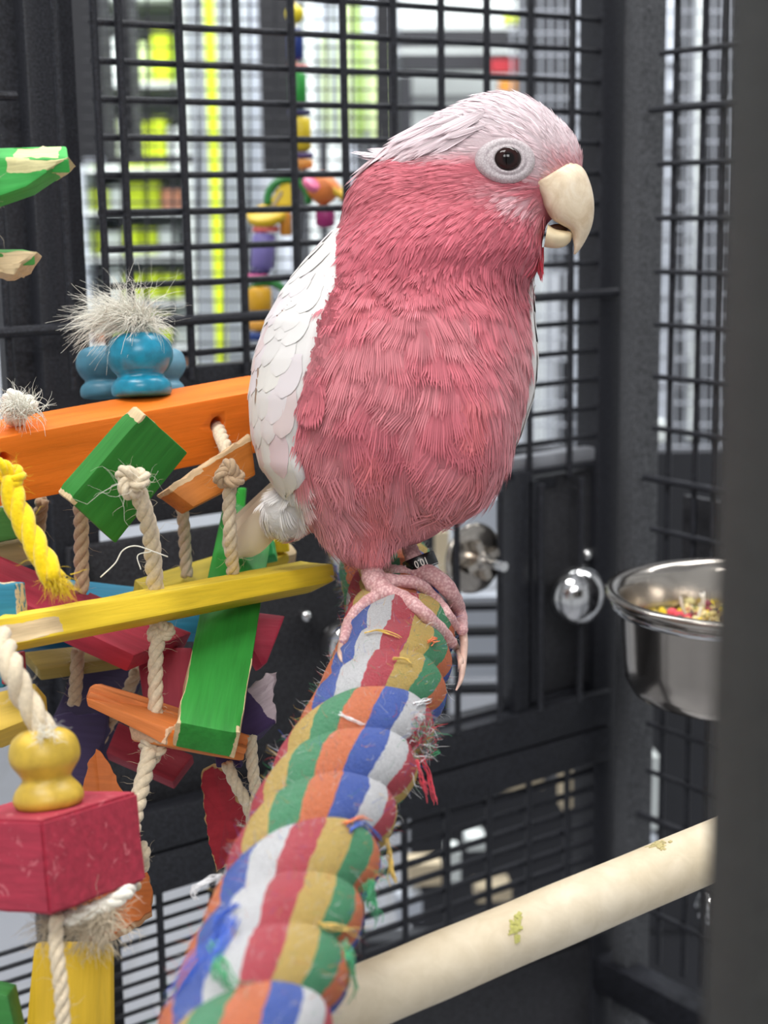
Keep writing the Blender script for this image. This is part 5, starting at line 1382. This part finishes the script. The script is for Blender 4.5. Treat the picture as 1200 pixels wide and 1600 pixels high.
def foot(chains, claws):
    chains = [[(on_perch(a[0], a[1], a[-1]) if len(a) == 3 else a) for a in c_] for c_ in chains]
    claws = [[(on_perch(a[0], a[1], a[-1]) if len(a) == 3 else a) for a in c_] for c_ in claws]
    b = MB()
    for c_ in chains: chain(b, c_)
    o = bpy.data.objects.new('foot', b.mesh('foot')); COL.objects.link(o)
    md = o.modifiers.new('r', 'REMESH'); md.mode = 'VOXEL'; md.voxel_size = 0.00045
    md = o.modifiers.new('s', 'SMOOTH'); md.factor = 0.5; md.iterations = 4
    bpy.context.view_layer.update(); me = bpy.data.meshes.new_from_object(o.evaluated_get(bpy.context.evaluated_depsgraph_get())); bpy.data.objects.remove(o)
    me.name = 'foot'; me.polygons.foreach_set('use_smooth', [True] * len(me.polygons)); me.materials.clear()
    fo = link('foot', me, M['skin'], bird, Vector((0, 0, 0)))
    for c_ in claws:
        b = MB(); s_ = spline([tuple(P(x, y, d)) + (pxlen(r_, d),) for x, y, d, r_ in c_], 18)
        b.tube([Vector(q[:3].tolist()) for q in s_], [float(q[3]) for q in s_], 12); b.build('claw', M['claw'], fo)
    return fo
M['claw'] = plain('claw_horn', (206, 172, 156), 0.35, 0, 0.12, 300)
foot([[(574, 866, .80, 14), (580, 888, .793, 17), (586, 908, .786, 19), (604, 926, .778, 15.5)],
      [(602, 926, .778, 13.5), (582, 937, .778, 12.5), (562, 952, 11.5), (549, 970, 11.5), (542, 988, 10.5), (538, 1000, 8.5)],
      [(598, 924, .778, 14.5), (624, 932, .773, 13), (650, 948, 12), (672, 968, 11.5), (690, 986, 11), (706, 1004, 9)],
      [(598, 908, .787, 13), (624, 908, .785, 11), (652, 912, .786, 10.5), (678, 934, 9.5), (698, 958, 9), (711, 978, 8)]],
     [[(538, 996, 7), (533, 1010, 5.5), (531, 1022, 4), (534, 1034, 1.5)], [(704, 1000, 7), (715, 1016, 6), (720, 1034, 5), (716, 1049, 1.5)]])
foot([[(634, 832, .812, 13), (640, 856, .812, 13), (651, 880, .808, 15), (664, 896, .802, 17)],
      [(662, 896, .802, 17), (686, 906, .795, 15), (707, 930, .797, 12.5), (718, 958, 11.5), (722, 984, 9.5)],
      [(662, 900, .800, 14), (644, 898, .803, 12), (626, 894, .806, 11), (608, 890, .81, 9)]],
     [[(721, 980, 7.5), (725, 1004, 6.5), (723, 1040, 5.6), (720, 1062, 4), (713, 1078, 1.5)]])
# leg band with its number
bc_ = P(657, 880, .807); bax = (P(641, 858, .81) - P(664, 902, .803)).normalized()
bax = (bax + RGT * -0.12 + UPV * .55 - FWD * 0.28).normalized()
b = MB(); rb = pxlen(26.5, .807); hb = pxlen(11, .807)
b.lathe(bc_, bax, [(rb * .84, -hb), (rb * .97, -hb), (rb, -hb * .86), (rb, hb * .86), (rb * .97, hb), (rb * .84, hb), (rb * .84, -hb)], 48, FWD)
band = b.build('leg_band', plain('black_anodised', (16, 16, 18), 0.25, 0.0, 0.05), bird, fix=True); sharp(band.data, 50)
b = MB(); b.lathe(bc_ - bax * hb * .93, bax, [(rb * .86, 0), (rb * 1.005, 0), (rb * 1.005, hb * .12), (rb * .86, hb * .12), (rb * .86, 0)], 48, FWD); b.build('band_rim', plain('bare_metal', (190, 190, 190), 0.3, 1.0), band, fix=True)
def band_text(s_, a0, size, flip=True):
    cu = bpy.data.curves.new('num', 'FONT'); cu.body = s_; cu.size = size; cu.align_x = 'CENTER'; cu.align_y = 'CENTER'; cu.extrude = 0.00003; cu.offset = size * 0.012
    o = bpy.data.objects.new('num', cu); COL.objects.link(o); bpy.context.view_layer.update()
    me = bpy.data.meshes.new_from_object(o.evaluated_get(bpy.context.evaluated_depsgraph_get())); bpy.data.objects.remove(o)
    f0 = (-FWD - bax * (-FWD).dot(bax)).normalized(); r0 = bax.cross(f0)   # r0 points right seen from outside
    if r0.dot(RGT) < 0: r0 = -r0
    sg = -1 if flip else 1
    for v_ in me.vertices:
        a = a0 + sg * v_.co.x / rb * 0.8; z_ = sg * v_.co.y
        v_.co = bc_ + (f0 * math.cos(a) + r0 * math.sin(a)) * (rb * 1.004 + v_.co.z) + bax * z_
    cen = bc_; me.transform(Matrix.Translation(-cen)); link('band_number', me, plain('white_ink', (214, 206, 196), 0.6), band, cen)
band_text('10.0', 0.05, hb * 1.5); band_text('25', -1.25, hb * 1.5)
